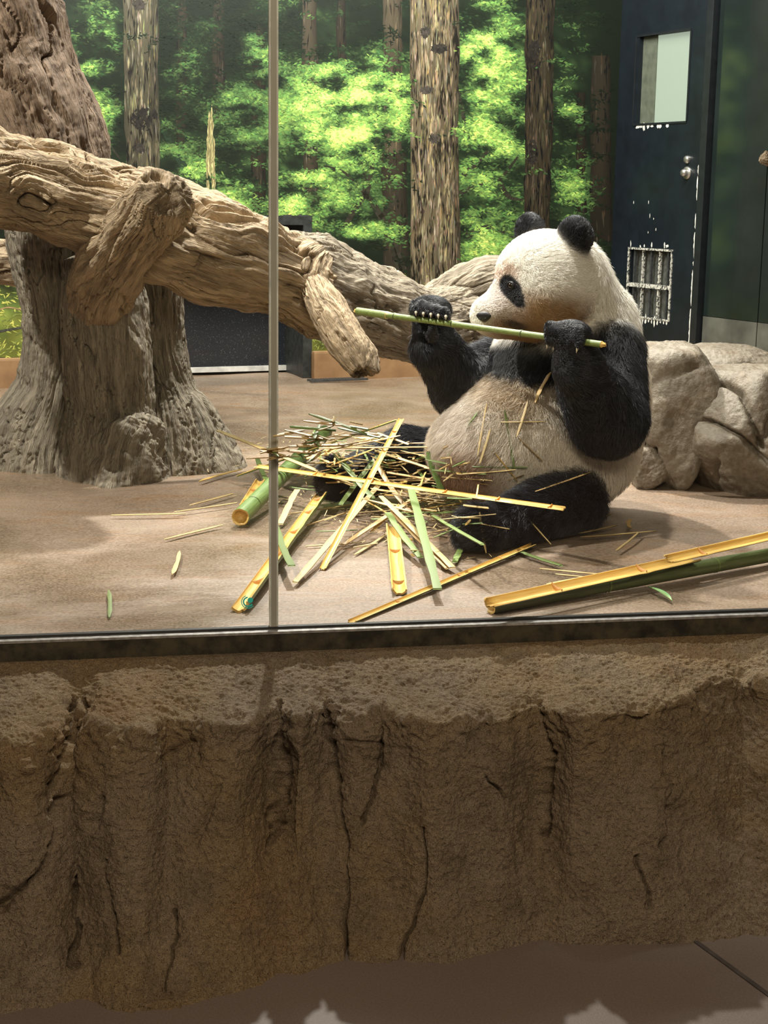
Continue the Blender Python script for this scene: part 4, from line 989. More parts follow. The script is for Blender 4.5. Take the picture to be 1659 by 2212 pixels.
# ---- fur: combed strands grown from the body
def grow_fur():
    n = len(me.vertices); vn = np.zeros(n * 3, np.float32); me.vertices.foreach_get('normal', vn); vn = vn.reshape(-1, 3).astype(float)
    lq = np.zeros(len(me.polygons) * 4, np.int32); me.loops.foreach_get('vertex_index', lq); q = lq.reshape(-1, 4)
    A, B, C_, D_ = (pv[q[:, i]] for i in range(4))
    ar = 0.5 * np.linalg.norm(np.cross(C_ - A, D_ - B), axis=1)
    cen = (A + B + C_ + D_) / 4
    toc = CAM - cen; toc /= np.linalg.norm(toc, axis=1, keepdims=True)
    fn = vn[q].mean(1); facing = (fn * toc).sum(1)
    w = ar * np.where(facing > -0.25, 1.0, 0.25) * (1 + 1.2 * ih[q].mean(1))
    NH = 300000
    r = np.random.default_rng(5)
    fi = r.choice(len(q), NH, p=w / w.sum())
    u, v = r.random((2, NH, 1))
    W = [(1 - u) * (1 - v), u * (1 - v), u * v, (1 - u) * v]
    root = sum(W[i] * pv[q[fi, i]] for i in range(4)); nrm = sum(W[i] * vn[q[fi, i]] for i in range(4)); nrm /= np.linalg.norm(nrm, axis=1, keepdims=True)
    f, g = eval_sdf(root[:, 0], root[:, 1], root[:, 2])
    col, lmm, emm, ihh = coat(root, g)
    px, py = proj(root)
    ln = np.full(NH, .037)
    ln = ln * (1 - .62 * ihh); ln *= 1 - .25 * emm
    dn = np.linalg.norm(root - NOSE, axis=1); ln *= np.clip(.15 + dn / .22, .15, 1.0) * (dn > .021)
    for e in (EYE_N, EYE_F): ln *= np.clip((np.linalg.norm(root - e, axis=1) - .014) / .05, 0.02, 1)
    paw = np.minimum(np.linalg.norm(root - cane_at(1220), axis=1), np.linalg.norm(root - cane_at(930), axis=1)); ln *= np.clip(.25 + (paw - .03) / .12, .25, 1)
    ln *= np.clip(root[:, 2] / .03, .25, 1)
    ln *= 0.65 + 0.7 * r.random(NH)
    flow = np.tile(np.array([-.15, 0, -1.0]), (NH, 1))
    flow = flow * (1 - ihh[:, None]) + (-HN * .9 - Zv * .35)[None, :] * ihh[:, None]
    armm = (lmm > .5) & (g['arm'] < g['leg']); legm = (lmm > .5) & ~armm
    flow[legm] = np.array([-.9, -.3, -.2])
    flow[emm > .5] = HU * .6 - HN * .5
    # turbulence, shared by neighbours so that the strands clump
    k = 9.0
    tv = np.stack([fbm(root[:, 0] * k + 3, root[:, 1] * k, root[:, 2] * k, 2), fbm(root[:, 0] * k, root[:, 1] * k + 8, root[:, 2] * k, 2), fbm(root[:, 0] * k, root[:, 1] * k, root[:, 2] * k + 5, 2)], 1)
    k = 70.0
    tc = np.stack([vnoise(root[:, 0] * k + 3, root[:, 1] * k, root[:, 2] * k), vnoise(root[:, 0] * k, root[:, 1] * k + 8, root[:, 2] * k), vnoise(root[:, 0] * k, root[:, 1] * k, root[:, 2] * k + 5)], 1)
    flow = flow + .45 * tv + .55 * tc + r.normal(scale=.22, size=(NH, 3))
    flow -= nrm * (flow * nrm).sum(1, keepdims=True); flow /= np.maximum(np.linalg.norm(flow, axis=1, keepdims=True), 1e-5)
    lift = (.55 + .25 * r.random((NH, 1))) * (1 + .5 * emm[:, None])
    K = 5; pts = np.zeros((NH, K, 3))
    for i in range(K):
        t = i / (K - 1)
        pts[:, i] = root + ln[:, None] * (nrm * lift * (t - .38 * t * t) + flow * (.55 * t + .45 * t * t))
    pts[..., 2] = np.maximum(pts[..., 2], .001)
    col = np.clip(col * (0.86 + 0.28 * r.random((NH, 1))), 0, 1)
    blk = col.max(1) < .05
    grey = r.random(NH) < .14
    col[blk & grey] = (.050, .054, .074)  # bluish highlights of the black fur put into the colour of random strands
    hc = bpy.data.hair_curves.new('fur'); hc.add_curves([K] * NH)
    hc.attributes['position'].data.foreach_set('vector', pts.astype(np.float32).ravel()) if 'position' in hc.attributes else hc.points.foreach_set('position', pts.astype(np.float32).ravel())
    ra = hc.attributes.get('radius') or hc.attributes.new('radius', 'FLOAT', 'POINT')
    prof = np.array([.00066, .00062, .00052, .00036, .0001], np.float32)
    ra.data.foreach_set('value', np.tile(prof, NH))
    ca = hc.attributes.new('paint', 'FLOAT_COLOR', 'CURVE'); cc = np.ones((NH, 4), np.float32); cc[:, :3] = col; ca.data.foreach_set('color', cc.ravel())
    m = NT('panda_fur'); at = m.n('ShaderNodeAttribute', attribute_name='paint')
    hm = m.done(at.outputs['Color'], 0.42, None, Specular_IOR_Level=0.5)
    hc.materials.append(hm)
    o = bpy.data.objects.new('fur', hc); COL.objects.link(o); under(o, panda); o['kind'] = 'stuff'; o['label'] = 'dense black and cream coat'
    return o
NOSE = hl(.248, 0, -.088)
nose_r = on = None
# nose, eyes, claws
def ellip(name, c, axes, r, mat, root, nu=28, nv=18, mod=None):
    th = np.linspace(0, 2 * math.pi, nu, endpoint=False)[:, None]; ph = np.linspace(.001, math.pi - .001, nv)[None, :]
    L = np.stack([np.cos(th) * np.sin(ph), np.sin(th) * np.sin(ph), np.cos(ph) * np.ones_like(th)], -1)
    if mod: L = mod(L)
    V = c + (L * np.array(r)) @ np.asarray(axes)
    m_ = npmesh(name, V.reshape(-1, 3), gridquads(nu, nv, True)); 
    o = link(name, m_, mat); return under(o, root) if root else o
nose_m = NT('wet_black_nose'); _c = nose_m.coords(); nose_m = nose_m.done((.012, .010, .012), .45, nose_m.bump(nose_m.noise(_c, 420, 2), .3, .002))
eye_m = NT('dark_eye'); eye_m = eye_m.done((.012, .007, .005), .05, None, Specular_IOR_Level=.8)
claw_m = simple('horn_claw', (.52, .46, .34), .35, .3, 80, .05)
def nosemod(L):
    L = L.copy(); L[..., 1] *= 1.05 - .55 * np.clip(-L[..., 2], 0, 1) ** 1.2; L[..., 2] = np.where(L[..., 2] > 0, L[..., 2] * .75, L[..., 2]); return L
_d = -HN; _s = NOSE + HN * .12; _t = np.linspace(0, .3, 600)[:, None]; _q = _s + _d * _t; _f, _ = eval_sdf(_q[:, 0], _q[:, 1], _q[:, 2]); NOSE = _q[np.argmax(_f < 0)]
_e = ray(1045, 683); _st = CAM + _e * 4.4; _q = _st + _e * np.linspace(0, 1.0, 2000)[:, None]; _f, _ = eval_sdf(_q[:, 0], _q[:, 1], _q[:, 2]); NOSE = _q[np.argmax(_f < 0)]
NF = HN * .75 + HS * .55 - HU * .12; NF /= np.linalg.norm(NF); NS = np.cross(NF, HU); NS /= np.linalg.norm(NS); NS = NS if NS @ HS > 0 else -NS; NU = np.cross(NF, NS); NU = NU if NU[2] > 0 else -NU
nz_o = ellip('nose', NOSE, (NF, NS, NU), (.0085, .0255, .0190), nose_m, panda, mod=nosemod)
for s_ in (1, -1):
    nst = ellip('nostril', NOSE + NF * .0062 + NS * s_ * .010 - NU * .006, (NF, NS, NU), (.004, .0055, .0035), simple('nostril_dark', (.003, .003, .003), .6), None, 12, 8); nst.parent = nz_o
    ec = eye_c(s_)
    out = ec - HEADC; out /= np.linalg.norm(out)
    ey = ellip('eye', ec - out * .004, (HN, HS, HU), (.0115, .0115, .0115), eye_m, panda, 20, 14)
    # lids: two thin rims around the eyeball
    n = 32; th = np.linspace(0, 2 * math.pi, n, endpoint=False); a1 = HU - out * (HU @ out); a1 /= np.linalg.norm(a1); a2 = np.cross(out, a1)
    rings = []
    for rr_, hh in ((.0150, -.003), (.0143, .002), (.0122, .0045), (.0106, .0042)): rings.append([ec + out * hh + a1 * math.cos(t) * rr_ * .95 + a2 * math.sin(t) * rr_ for t in th])
    V = np.array(rings).transpose(1, 0, 2).reshape(-1, 3)
    link('eyelid', npmesh('eyelid', V, gridquads(n, 4, True)), simple('eyelid_skin', (.014, .012, .013), .45)).parent = ey
fur = grow_fur()
def claw(a, b, r):
    mid = (a + b) / 2 + np.array([0, -.003, .003]); C = catmull([a, mid, b], 8)
    rad = [r, r, r * .95, r * .85, r * .7, r * .5, r * .3, r * .06]
    T = np.gradient(C, axis=0); T /= np.linalg.norm(T, axis=1, keepdims=True)
    V = []
    for t in np.linspace(0, 2 * math.pi, 8, endpoint=False):
        for i in range(8):
            x = np.cross(T[i], [0.3, 1, .2]); x /= np.linalg.norm(x); y = np.cross(T[i], x); V.append(C[i] + (x * math.cos(t) + y * math.sin(t)) * rad[i])
    under(link('claw', npmesh('claw', V, gridquads(8, 8, True)), claw_m), panda)
for a, b, r in CLAWS: claw(a, b, r)
for c in FOOT: claw(c + np.array([-.006, -.012, .004]), c + np.array([-.024, -.016, -.004]), .005)
# ================================================================== BAMBOO
def bam_mat(name, a, b, fiber=True, rough=.45):
    m = NT(name); oi = m.n('ShaderNodeObjectInfo').outputs['Random']
    c = m.coords(None, (6, 90, 90)); n = m.noise(c, 2.0, 4)
    col = m.mix(m.ramp(n, [(.35, 0.0), (.65, 1.0)]), a, b)
    hsv = m.n('ShaderNodeHueSaturation', {'Color': col}); mr = m.n('ShaderNodeMapRange', {'Value': oi, 'To Min': .75, 'To Max': 1.15}); m.l(mr.outputs[0], hsv.inputs['Value'])
    return m.done(hsv.outputs['Color'], rough, m.bump(n, .15, .002))
B_IN = bam_mat('bamboo_inner_gold', (.64, .38, .085), (.74, .50, .16)); B_PALE = bam_mat('bamboo_straw', (.50, .35, .14), (.62, .47, .22)); B_TAN = bam_mat('bamboo_tan', (.46, .29, .11), (.56, .38, .17))
B_GREEN = bam_mat('bamboo_green', (.115, .200, .045), (.205, .300, .090)); B_OLIVE = bam_mat('bamboo_dark_green', (.060, .085, .025), (.105, .130, .045)); B_LEAFG = bam_mat('bamboo_soft_green', (.130, .195, .042), (.190, .255, .072)); B_NODE = bam_mat('bamboo_septum', (.55, .24, .05), (.66, .34, .09))

def frame(p0, p1, up=(0, 0, 1)):
    p0, p1 = np.asarray(p0, float), np.asarray(p1, float); L = np.linalg.norm(p1 - p0); x = (p1 - p0) / L; u = np.asarray(up, float); u = u - x * (u @ x); u /= np.linalg.norm(u); y = np.cross(u, x)
    M = Matrix.Identity(4)
    for i in range(3): M[i][0], M[i][1], M[i][2], M[i][3] = x[i], y[i], u[i], p0[i]
    return M, L
def local(name, v, quads, mat, root=None, smooth=True):
    o = link(name, npmesh(name, v, quads, smooth=smooth), mat, root); return o
def split_cane(label, p0, p1, w, group=None, arc=170, outer=None, inner=None, up=(0, 0, 1), nodes=(.25, .6), bend=0.0, name='split_bamboo', thick=None, ragged=.012):
    """half of a bamboo culm: gold channel inside, green skin outside, septa across the channel"""
    outer = outer or B_GREEN; inner = inner or B_IN
    M, L = frame(p0, p1, up); R = w / 2; th_ = thick or max(.0025, R * .22)
    root = thing(name, label, 'bamboo', group=group); root.matrix_world = M
    n, k = 26, 13
    a = np.radians(np.linspace(-90 - arc / 2, -90 + arc / 2, k)); xs = np.linspace(0, L, n)
    def surf(rad, dz):
        z0 = bend * 4 * (xs / L) * (1 - xs / L)
        nod = sum(np.exp(-((xs / L - t) * L / .008) ** 2) for t in nodes) if len(nodes) else 0 * xs
        V = np.zeros((n, k, 3))
        for i in range(n):
            rr = rad * (1 + (.07 * nod[i] if dz > 0 else 0)); V[i, :, 0] = xs[i]; V[i, :, 1] = np.cos(a) * rr; V[i, :, 2] = np.sin(a) * rr + z0[i] + R * math.cos(math.radians(max(0, 180 - arc) / 2)) * 0
        V[0, :, 0] -= ragged * rng.random(k); V[-1, :, 0] += ragged * rng.random(k)
        return V
    rs = rng.bit_generator.state; VO = surf(R, 1); rng.bit_generator.state = rs; VI = surf(R - th_, 0)
    q = gridquads(n, k)
    local('skin', VO.reshape(-1, 3), q, outer, root)
    # channel and cut edges
    off = n * k; rim = []
    for j, fl in ((0, 1), (k - 1, -1)):
        for i in range(n - 1): rim.append((i * k + j, (i + 1) * k + j, off + (i + 1) * k + j, off + i * k + j))
    for i in (0, n - 1):
        for j in range(k - 1): rim.append((i * k + j, i * k + j + 1, off + i * k + j + 1, off + i * k + j))
    chn = local('channel', np.concatenate([VO.reshape(-1, 3), VI.reshape(-1, 3)]), np.concatenate([q + off, np.array(rim)]), inner, root)
    for t in nodes:
        z0 = bend * 4 * t * (1 - t); rad = R - th_ * .6; v = [(t * L, 0, z0 - R * .05)]; v = []
        for aa in a: v += [(t * L - .0015, math.cos(aa) * rad, math.sin(aa) * rad + z0), (t * L - .0015, math.cos(aa) * rad, -R * .12 + z0 + 0.3 * math.sin(aa) * rad)]
        for aa in a: v += [(t * L + .0015, math.cos(aa) * rad, math.sin(aa) * rad + z0), (t * L + .0015, math.cos(aa) * rad, -R * .12 + z0 + 0.3 * math.sin(aa) * rad)]
        g = gridquads(k, 2); qs = np.concatenate([g, g + 2 * k, np.array([(2 * i + 1, 2 * i + 3, 2 * k + 2 * i + 3, 2 * k + 2 * i + 1) for i in range(k - 1)])])
        local('septum', v, qs, B_NODE, chn, False)
    return root
def culm(label, p0, p1, r, nodes=(.4,), outer=None, name='bamboo_culm', group=None, r1=None, ragged=.01, wall=.2):
    M, L = frame(p0, p1); root = thing(name, label, 'bamboo', group=group); root.matrix_world = M
    n, k = 40, 18; xs = np.linspace(0, L, n); th = np.linspace(0, 2 * math.pi, k, endpoint=False); r1 = r1 or r
    V = np.zeros((k, n, 3))
    for i, x in enumerate(xs):
        rr = (r + (r1 - r) * x / L) * (1 + sum(.07 * math.exp(-((x - t * L) / .006) ** 2) - .05 * math.exp(-((x - t * L - .012) / .005) ** 2) for t in nodes))
        V[:, i, 0] = x; V[:, i, 1] = np.cos(th) * rr; V[:, i, 2] = np.sin(th) * rr
    j0, j1 = ragged * rng.random(k), ragged * rng.random(k); V[:, 0, 0] -= j0; V[:, -1, 0] += j1
    local('culm_skin', V.reshape(-1, 3), gridquads(k, n, True), outer or B_GREEN, root)
    for idx, sg in ((0, 1), (-1, -1)):
        ring = V[:, idx]; c = ring.mean(0); inn = c + (ring - c) * (1 - wall) ; deep = inn + np.array([sg * .02, 0, 0]); cen = np.repeat((c + np.array([sg * .022, 0, 0]))[None], k, 0)
        W = np.stack([ring, inn, deep, cen], 1); local('cut_end', W.reshape(-1, 3), gridquads(k, 4, True), B_IN, root)
    for t in nodes:
        rr = (r + (r1 - r) * t) * 1.075; W = np.array([[(t * L + dx, math.cos(a) * q, math.sin(a) * q) for dx, q in ((-.003, rr * .98), (0, rr), (.003, rr * .98))] for a in th]); local('node_ring', W.reshape(-1, 3), gridquads(k, 3, True), B_LEAFG, root)
    return root

# ---- splinter templates: thin bent strips with split, tapering ends
def splinter_mesh(seed, point=True):
    r = np.random.default_rng(seed); n = 9; xs = np.linspace(0, 1, n); bend = r.normal(0, .04); kink = r.normal(0, .015, n); tw = r.normal(0, .3)
    V = []
    for i, x in enumerate(xs):
        w = .5 * (1 - (.75 if point else .12) * abs(2 * x - 1) ** 6) * (1 + .10 * r.normal()); z = bend * 4 * x * (1 - x) + kink[i] * .2; y = r.normal(0, .1)
        for a, b in ((-1, -.5), (1, -.5), (1, .5), (-1, .5)): V.append((x, a * w + y * .3, z * 0 + b, ))
    V = np.array(V).reshape(n, 4, 3); V = V.transpose(1, 0, 2); q = gridquads(4, n, True); caps = np.array([(0, n, 2 * n, 3 * n), (n - 1, 4 * n - 1, 3 * n - 1, 2 * n - 1)])
    V[..., 1] += bend * 6 * (4 * xs * (1 - xs))[None]
    return npmesh('splinter', V.reshape(-1, 3), np.concatenate([q, caps]), smooth=False)
TPL = {}
for mi, mt in enumerate((B_PALE, B_IN, B_TAN, B_LEAFG, B_GREEN)):
    TPL[mi] = []; TPL[mi + 10] = []
    for j in range(4): 
        m_ = splinter_mesh(100 + j * 7 + mi); m_.materials.append(mt); TPL[mi].append(m_); m_ = splinter_mesh(300 + j * 7 + mi, False); m_.materials.append(mt); TPL[mi + 10].append(m_)
def splinter(label, p0, p1, w, t=.0025, mi=0, group=None, up=(0, 0, 1), name='bamboo_splinter'):
    M, L = frame(p0, p1, up); o = bpy.data.objects.new(name, random.choice(TPL[mi])); COL.objects.link(o)
    o.matrix_world = M @ Matrix.Diagonal((L, w, t, 1)); tag(o, label, 'bamboo', group); return o
def flat_strip(label, p0, p1, w, mi, lift=0.0, **kw): return splinter(label, p0, p1, w, .004, mi + 10, name='bamboo_strip', **kw)

# ---- the cane in the panda's paws
cn = thing('bamboo_cane', 'slim green bamboo cane held across the mouth in both panda paws', 'bamboo', tuple(CANE_A))
_M, _L = frame(CANE_A, CANE_B)
def cane_part():
    n, k = 70, 14; xs = np.linspace(0, _L, n); th = np.linspace(0, 2 * math.pi, k, endpoint=False); nd = (.17, .42, .70, .93)
    V = np.zeros((k, n, 3))
    for i, x in enumerate(xs):
        t = x / _L; rr = (.0125 if t < .135 else .0098) * (1 + sum(.12 * math.exp(-((t - q) * _L / .006) ** 2) for q in nd)); V[:, i] = np.stack([np.full(k, x), np.cos(th) * rr, np.sin(th) * rr], 1)
    W = (np.array(_M)[:3, :3] @ V.reshape(-1, 3).T).T + np.array(_M)[:3, 3]
    under(link('culm_skin', npmesh('culm_skin', W, gridquads(k, n, True)), bam_mat('cane_green', (.105, .150, .030), (.175, .215, .060))), cn)
    for x0, sg, rr in ((0, -1, .0125), (_L, 1, .0098)):
        ring = [np.array([[x0, math.cos(a) * q * rr, math.sin(a) * q * rr] for a in th]) + np.array([[sg * dx * (.4 + .8 * random.random()), 0, 0] for a in th]) for q, dx in ((1, 0), (.7, .004), (.55, .012), (.02, .014))]
        W = np.stack(ring, 1).reshape(-1, 3); W = (np.array(_M)[:3, :3] @ W.T).T + np.array(_M)[:3, 3]
        under(link('chewed_end', npmesh('chewed_end', W, gridquads(k, 4, True)), B_IN), cn)
    for q in nd:
        W = np.array([[(q * _L + dx, math.cos(a) * rr, math.sin(a) * rr) for dx, rr in ((-.002, .0110), (0, .0119), (.002, .0110))] for a in th]).reshape(-1, 3) * np.array([1, 1.02 if q > .135 else 1.25, 1.02 if q > .135 else 1.25]); W = (np.array(_M)[:3, :3] @ W.T).T + np.array(_M)[:3, 3]
        under(link('node_ring', npmesh('node_ring', W, gridquads(k, 3, True)), B_OLIVE), cn)
    # the skin peeled back to a step near the thick end
    t0 = .135 * _L; W = []
    for a in th:
        for dx, rr in ((0, .0126), (.004 + .02 * max(0, math.sin(a)) * random.random(), .0100)): W.append((t0 + dx, math.cos(a) * rr, math.sin(a) * rr))
    W = (np.array(_M)[:3, :3] @ np.array(W).T).T + np.array(_M)[:3, 3]
    under(link('peeled_step', npmesh('peeled_step', W, gridquads(k, 2, True)), B_PALE), cn)
cane_part()

def fl(x, y, z): return FL(x, y, z)
def ends(a, b): return [fl(*q) if q[2] < 2 else P(*q) for q in (a, b)]
W_ = lambda px: S(px, 4.7)
# large split pieces
split_cane('wide split bamboo with four septa lying towards the sealant joint and channel', *ends((516, 1300, .024), (694, 1058, .05)), W_(38), nodes=(.18, .40, .60, .80, .94), arc=150, up=(-.45, 0, 1))
split_cane('short wide split bamboo pointing straight at the channel below the pile', *ends((863, 1268, .018), (848, 1128, .05)), W_(30), nodes=(.12, .58), arc=150, inner=B_IN)
split_cane('long slim split bamboo running from the channel to under the panda foot', *ends((762, 1336, .012), (1150, 1172, .014)), W_(19), nodes=(.22, .55, .8), arc=140, outer=B_OLIVE)
split_cane('long split bamboo lying open on the dark green culm by the channel', *ends((1062, 1292, .066), (1500, 1196, .070)), W_(36), nodes=(.30, .72), arc=125, outer=B_OLIVE, up=(0.1, -.30, 1))
split_cane('split bamboo end overlapping the long open half on the dark culm', *ends((1452, 1200, .090), (1760, 1130, .085)), W_(30), nodes=(.2, .7), arc=130, outer=B_OLIVE, up=(0.1, -.45, 1))
culm('dark green bamboo culm lying beside the channel below the open half', *ends((1064, 1308, .020), (1790, 1176, .022)), W_(15), nodes=(.30, .62, .84), outer=B_OLIVE)
culm('thick green bamboo culm with a torn end running under the shredded heap', *ends((520, 1116, .028), (702, 934, 6.0)), W_(20), nodes=(.12, .40, .68, .92), outer=B_GREEN)
split_cane('small split bamboo lying beside the thick green culm', *ends((528, 1086, .014), (562, 1032, .03)), W_(26), nodes=(.15, .6), arc=140)
split_cane('long gold split bamboo along the back edge of the pile', *ends((516, 1022, .035), (852, 904, 5.5)), W_(16), nodes=(.1, .38, .72, .9), arc=120)
split_cane('gold split bamboo standing out over the pile, crossing it lengthwise', *ends((697, 1222, .010), (866, 902, 5.36)), W_(17), nodes=(.55, .9), arc=120, inner=B_IN, outer=B_TAN)
split_cane('longest gold split bamboo bridging the pile to the panda thigh', *ends((555, 1002, 5.35), (1211, 1092, 4.42)), W_(21), nodes=(.22, .42, .66, .82, .97), arc=110, up=(0, -.5, 1), outer=B_IN)
flat_strip('pale flat strip reaching from the pile out to the floor, longest of the pale ones', *ends((638, 1258, .008), (816, 1050, .08)), W_(13), 0)
flat_strip('tan strip slanting out of the pile beside the pale flat strip', *ends((742, 1176, .010), (892, 1078, .085)), W_(11), 2)
flat_strip('pale split strip reaching from the tree root into the pile', *ends((470, 930, 5.72), (762, 1048, 5.02)), W_(13), 0)
flat_strip('tan strip standing behind the sealant joint below the pile', *ends((606, 1132, .005), (642, 1058, .06)), W_(14), 2)
flat_strip('straw strip sliding down the pile to the bare floor before the foot', *ends((822, 1072, .09), (978, 1226, .012)), W_(13), 0)
flat_strip('thin straw strip doubled under the one sliding down the pile', *ends((850, 1110, .06), (966, 1228, .006)), W_(9), 2)
flat_strip('wide green strip hanging over the pile towards the slim split bamboo', *ends((888, 1058, .13), (944, 1272, .035)), W_(19), 3)
flat_strip('green strip crossing over the gold pieces at the pile crest', *ends((716, 966, 5.2), (806, 1076, 4.98)), W_(14), 3)
flat_strip('green strip leaning the other way under the longest gold piece', *ends((818, 984, 5.2), (736, 1090, 5.02)), W_(14), 3)
flat_strip('green strip lying beside the short wide split bamboo', *ends((838, 1108, .07), (908, 1204, .02)), W_(14), 3)
flat_strip('green strip lying across the wide split bamboo by the joint', *ends((596, 1138, .045), (630, 1222, .05)), W_(14), 3)
flat_strip('short green strip upright against the belly above the pile', *ends((926, 976, 4.98), (956, 1062, 4.9)), W_(15), 4)
flat_strip('green sliver resting on the toes of the panda foot', *ends((936, 1114, .09), (1042, 1176, .11)), W_(9), 3)
flat_strip('short green strip on the floor before the panda toes', *ends((982, 1214, .006), (998, 1182, .012)), W_(13), 3)
flat_strip('green leaf strip on the floor below the panda foot', *ends((1124, 1192, .004), (1212, 1222, .004)), W_(10), 3)
flat_strip('green strip split off beside the culm behind the pile', *ends((652, 972, .04), (686, 926, .07)), W_(14), 3)
flat_strip('pale straw strip lying level over the panda leg on the log side', *ends((690, 968, 5.2), (1075, 964, 4.92)), W_(8), 0)
flat_strip('pale bent strip over the panda knee on the log side', *ends((812, 974, 5.2), (962, 1022, 5.0)), W_(12), 0)
flat_strip('tan strip running down from the panda knee under the longest gold piece', *ends((808, 988, 5.2), (884, 1104, 4.92)), W_(12), 2)
flat_strip('dull green strip under the straw at the trunk side of the pile', *ends((556, 990, .04), (578, 1042, .02)), W_(12), 3)
# loose splinters on the bare floor
for lab, a, b, w, mi in (('lone pale level splinter on the bare floor before the tree', (240, 1113), (402, 1109), 7, 0), ('pale splinter lying slanted before the tree root', (355, 1165), (481, 1134), 7, 0), ('tan thread like splinter before the tree root', (376, 1106), (512, 1086), 4, 2),
                         ('pale splinter just below the tree root', (410, 1091), (504, 1066), 7, 0), ('pointed gold splinter joining the pile edge by the tree root', (430, 1040), (522, 1014), 9, 1), ('tiny pale splinter standing across the floor alone', (372, 1240), (388, 1191), 9, 0),
                         ('tiny green sliver near the glazing channel', (235, 1275), (236, 1334), 7, 3), ('long pale splinter on the floor beside the panda thigh', (1254, 1160), (1418, 1147), 6, 0), ('crossed pale splinter over the long one beside the thigh', (1330, 1190), (1380, 1150), 5, 0),
                         ('short pale splinter touching the panda thigh', (1250, 1152), (1334, 1134), 6, 0), ('little gold bamboo chunk alone on the floor', (1363, 1141), (1363, 1122), 9, 1), ('thin pale splinter parallel to the dark culm', (1166, 1228), (1322, 1243), 6, 0),
                         ('second thin pale splinter ending at the open half', (1200, 1240), (1318, 1252), 4, 0), ('pale sliver resting on the end of the open half', (1180, 1262), (1264, 1246), 6, 0), ('white thread of bamboo running below the green strip', (610, 1112), (815, 1082), 3, 0),
                         ('pale thin splinter on the floor before the sealant joint', (660, 1180), (790, 1170), 5, 0), ('pointed white splinter between the pale strip and the short split piece', (766, 1198), (846, 1146), 7, 0), ('tan thread on the floor below the pile', (640, 1142), (770, 1100), 3, 2)):
    splinter(lab, fl(a[0], a[1], .004), fl(b[0], b[1], .004), W_(w), .003, mi)
p_ = fl(1292, 1120, .012); split_cane('gold split end sticking out from under the panda thigh', fl(1276, 1128, .012), fl(1312, 1106, .014), W_(20), nodes=(), arc=140, outer=B_OLIVE)
# green bamboo leaf
def leaf():
    a, b = fl(1400, 1270, .006), fl(1452, 1301, .006); M, L = frame(a, b); o = thing('bamboo_leaf', 'single narrow green bamboo leaf on the floor near the channel', 'leaf'); o.matrix_world = M
    n = 14; V = []
    for i in range(n):
        t = i / (n - 1); w = S(7, 4.2) * math.sin(math.pi * min(1, t * 1.0 + .02)) ** .7
        for s_ in (-1, 0, 1): V.append((t * L, s_ * w + .006 * math.sin(math.pi * t), .002 + (.003 if s_ else 0) + .004 * math.sin(math.pi * t)))
    local('blade', V, gridquads(n, 3), bam_mat('fresh_leaf', (.13, .30, .10), (.18, .36, .13)), o); W = [(t * L, .006 * math.sin(math.pi * t) + s_ * .0006, .0035 + .004 * math.sin(math.pi * t)) for t in np.linspace(-.12, 1, n) for s_ in (-1, 1)]
    local('midrib', W, gridquads(n, 2), B_PALE, o)
leaf()
# pieces resting on the panda
def on_panda(px, py, off=.032):
    e = ray(px, py); t = np.linspace(4.2, 5.7, 1500)[:, None]; q = CAM + e * (t / e[1]); f, _ = eval_sdf(q[:, 0], q[:, 1], q[:, 2]); f = np.minimum(f, q[:, 2]); h = q[np.argmax(f < 0)]; return h - e / np.linalg.norm(e) * off
for lab, a, b, w, mi in (('white green sliver lying upright on the belly', (1090, 886), (1111, 1012), 6, 3), ('straw splinter slanting on the belly beside the upright sliver', (1140, 868), (1116, 944), 6, 0), ('gold strip hanging from the paw side of the chest', (1190, 804), (1156, 870), 9, 1),
                         ('straw splinter lying level across the belly', (1082, 912), (1178, 911), 5, 0), ('tan splinter slanting down the belly side', (1120, 946), (1172, 996), 5, 2), ('green stalk lying up the belly from the pile', (1032, 890), (968, 985), 9, 4), ('second green stalk lying beside the first up the belly', (1022, 905), (950, 1000), 8, 3),
                         ('fine straw thread up the middle of the belly', (1052, 870), (1032, 985), 4, 0), ('straw stalk standing up the belly near its middle', (1060, 926), (1036, 1002), 6, 0), ('fine straw splinter on the panda knee', (1156, 1062), (1276, 1020), 5, 2), ('long straw thread hanging over the panda shin', (1110, 1084), (1190, 1176), 5, 0),
                         ('short straw thread across the panda ankle', (1036, 1106), (1050, 1195), 5, 0), ('short pale thread lying level on the panda shin', (1036, 1131), (1100, 1143), 4, 0), ('green stem lying level above the panda thigh', (1020, 1008), (1140, 1010), 6, 4), ('straw stem slanting above the panda thigh', (1030, 1060), (1132, 1026), 8, 2),
                         ('gold splinter leaning at the belly fold', (1070, 980), (1118, 1040), 6, 1)):
    splinter(lab, on_panda(*a), on_panda(*b), S(w, 4.75), .003, mi, group=None)
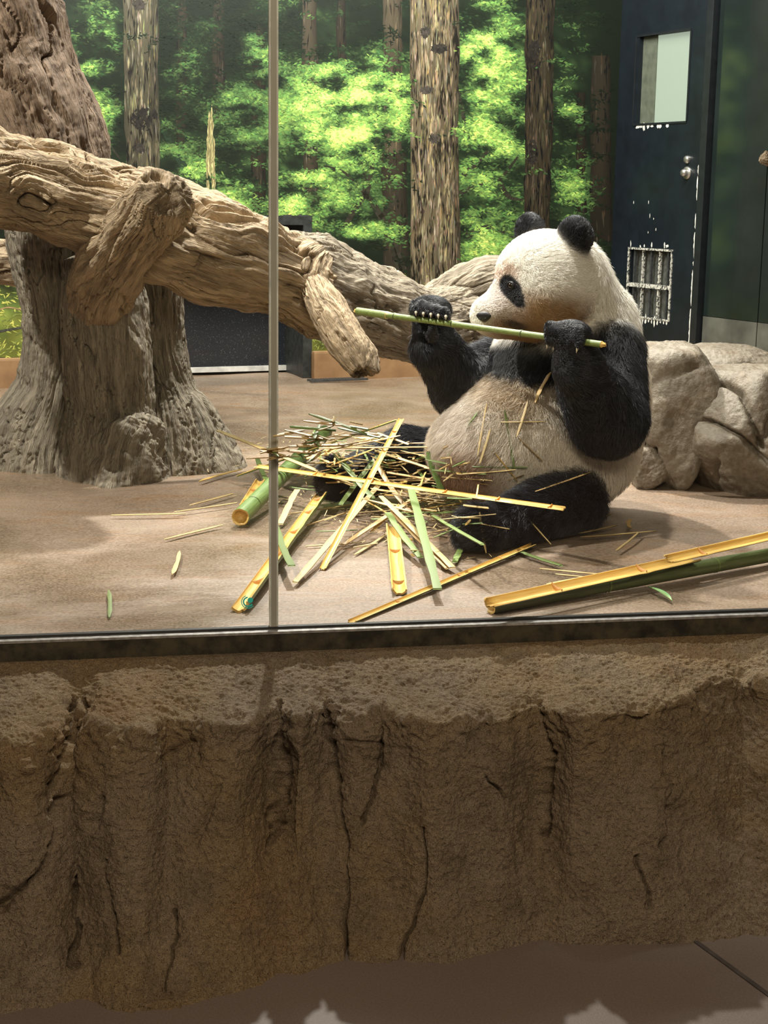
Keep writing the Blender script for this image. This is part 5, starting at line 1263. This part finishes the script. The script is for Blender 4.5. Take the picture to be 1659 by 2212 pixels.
# the shredded heap, lying on the floor and on the far leg
r_ = random.Random(11)
TT = np.linspace(3.6, 5.9, 700)[:, None]
def rest(px, py):
    e = ray(px, py); q = CAM + e * (TT / e[1]); f, _ = eval_sdf(q[:, 0], q[:, 1], q[:, 2]); f = np.minimum(f - .02, q[:, 2] - .004); return q[np.argmax(f < 0)].copy()
MIX = {0: 'pale straw splinter', 1: 'gold splinter', 2: 'tan splinter', 3: 'soft green shred', 4: 'dark green shred'}
for i in range(298):
    far = i < 140
    if far: cx, cy, zx = r_.gauss(740, 82), r_.gauss(1005, 30), .07
    else: cx, cy, zx = r_.gauss(915, 72), r_.gauss(1085, 42), .12
    cx = min(max(cx, 590), 1050); c = rest(cx, cy); d2 = ((cx - (740 if far else 915)) / 150) ** 2 + ((cy - (1005 if far else 1085)) / 90) ** 2
    h = .006 + max(0.0, zx * (1 - .8 * d2)) * r_.random()
    L = (r_.uniform(.04, .16) if far else r_.uniform(.06, .26)) if i % 3 else r_.uniform(.03, .10); a = r_.gauss(.5, .9) if r_.random() < .5 else r_.uniform(0, math.pi); tz = r_.gauss(0, .14)
    dv = np.array([math.cos(a) * math.cos(tz), math.sin(a) * math.cos(tz), math.sin(tz)]) * L / 2
    p0, p1 = c + np.array([0, -h * .3, h]) - dv, c + np.array([0, -h * .3, h]) + dv
    m_ = min(p0[2], p1[2]); sh = max(0, .004 - m_); p0[2] += sh; p1[2] += sh
    mi = r_.choices((0, 1, 2, 3, 4), (42, 18, 18, 14, 8))[0]
    sq = 10 if r_.random() < .4 else 0
    lab = ('short ' if L < .09 else 'long ' if L > .17 else 'medium ') + ('blunt ' if sq else 'pointed ') + MIX[mi] + (' in heap over the panda leg on the log side' if far else ' in the heap before the panda belly')
    splinter(lab, p0, p1, r_.uniform(.003, .010), .0025, mi + sq, group=lab.split(' in ')[0] + 's ' + ('over the leg on the log side' if far else 'before the belly'), up=(r_.gauss(0, .3), r_.gauss(-.2, .3), 1), name='bamboo_shred')
# fine chaff under the heap
def chaff():
    r = np.random.default_rng(9); n = 900; V = []
    for i in range(n):
        far = r.random() < .5; px = r.normal(750 if far else 910, 95); py = r.normal(1010 if far else 1100, 36); c = FL(px, py, .003 + .012 * r.random()); a = r.uniform(0, np.pi); L = r.uniform(.006, .03); w = r.uniform(.0008, .002); d = np.array([math.cos(a), math.sin(a), r.normal(0, .15)]) * L; s_ = np.array([-math.sin(a), math.cos(a), 0]) * w
        V += [c - d - s_, c - d + s_, c + d + s_, c + d - s_]
    o = link('bamboo_chaff', npmesh('bamboo_chaff', V, np.arange(n * 4).reshape(-1, 4), smooth=False), B_PALE); tag(o, 'fine pale bamboo chaff scattered under the heap', 'chaff'); o['kind'] = 'stuff'
chaff()
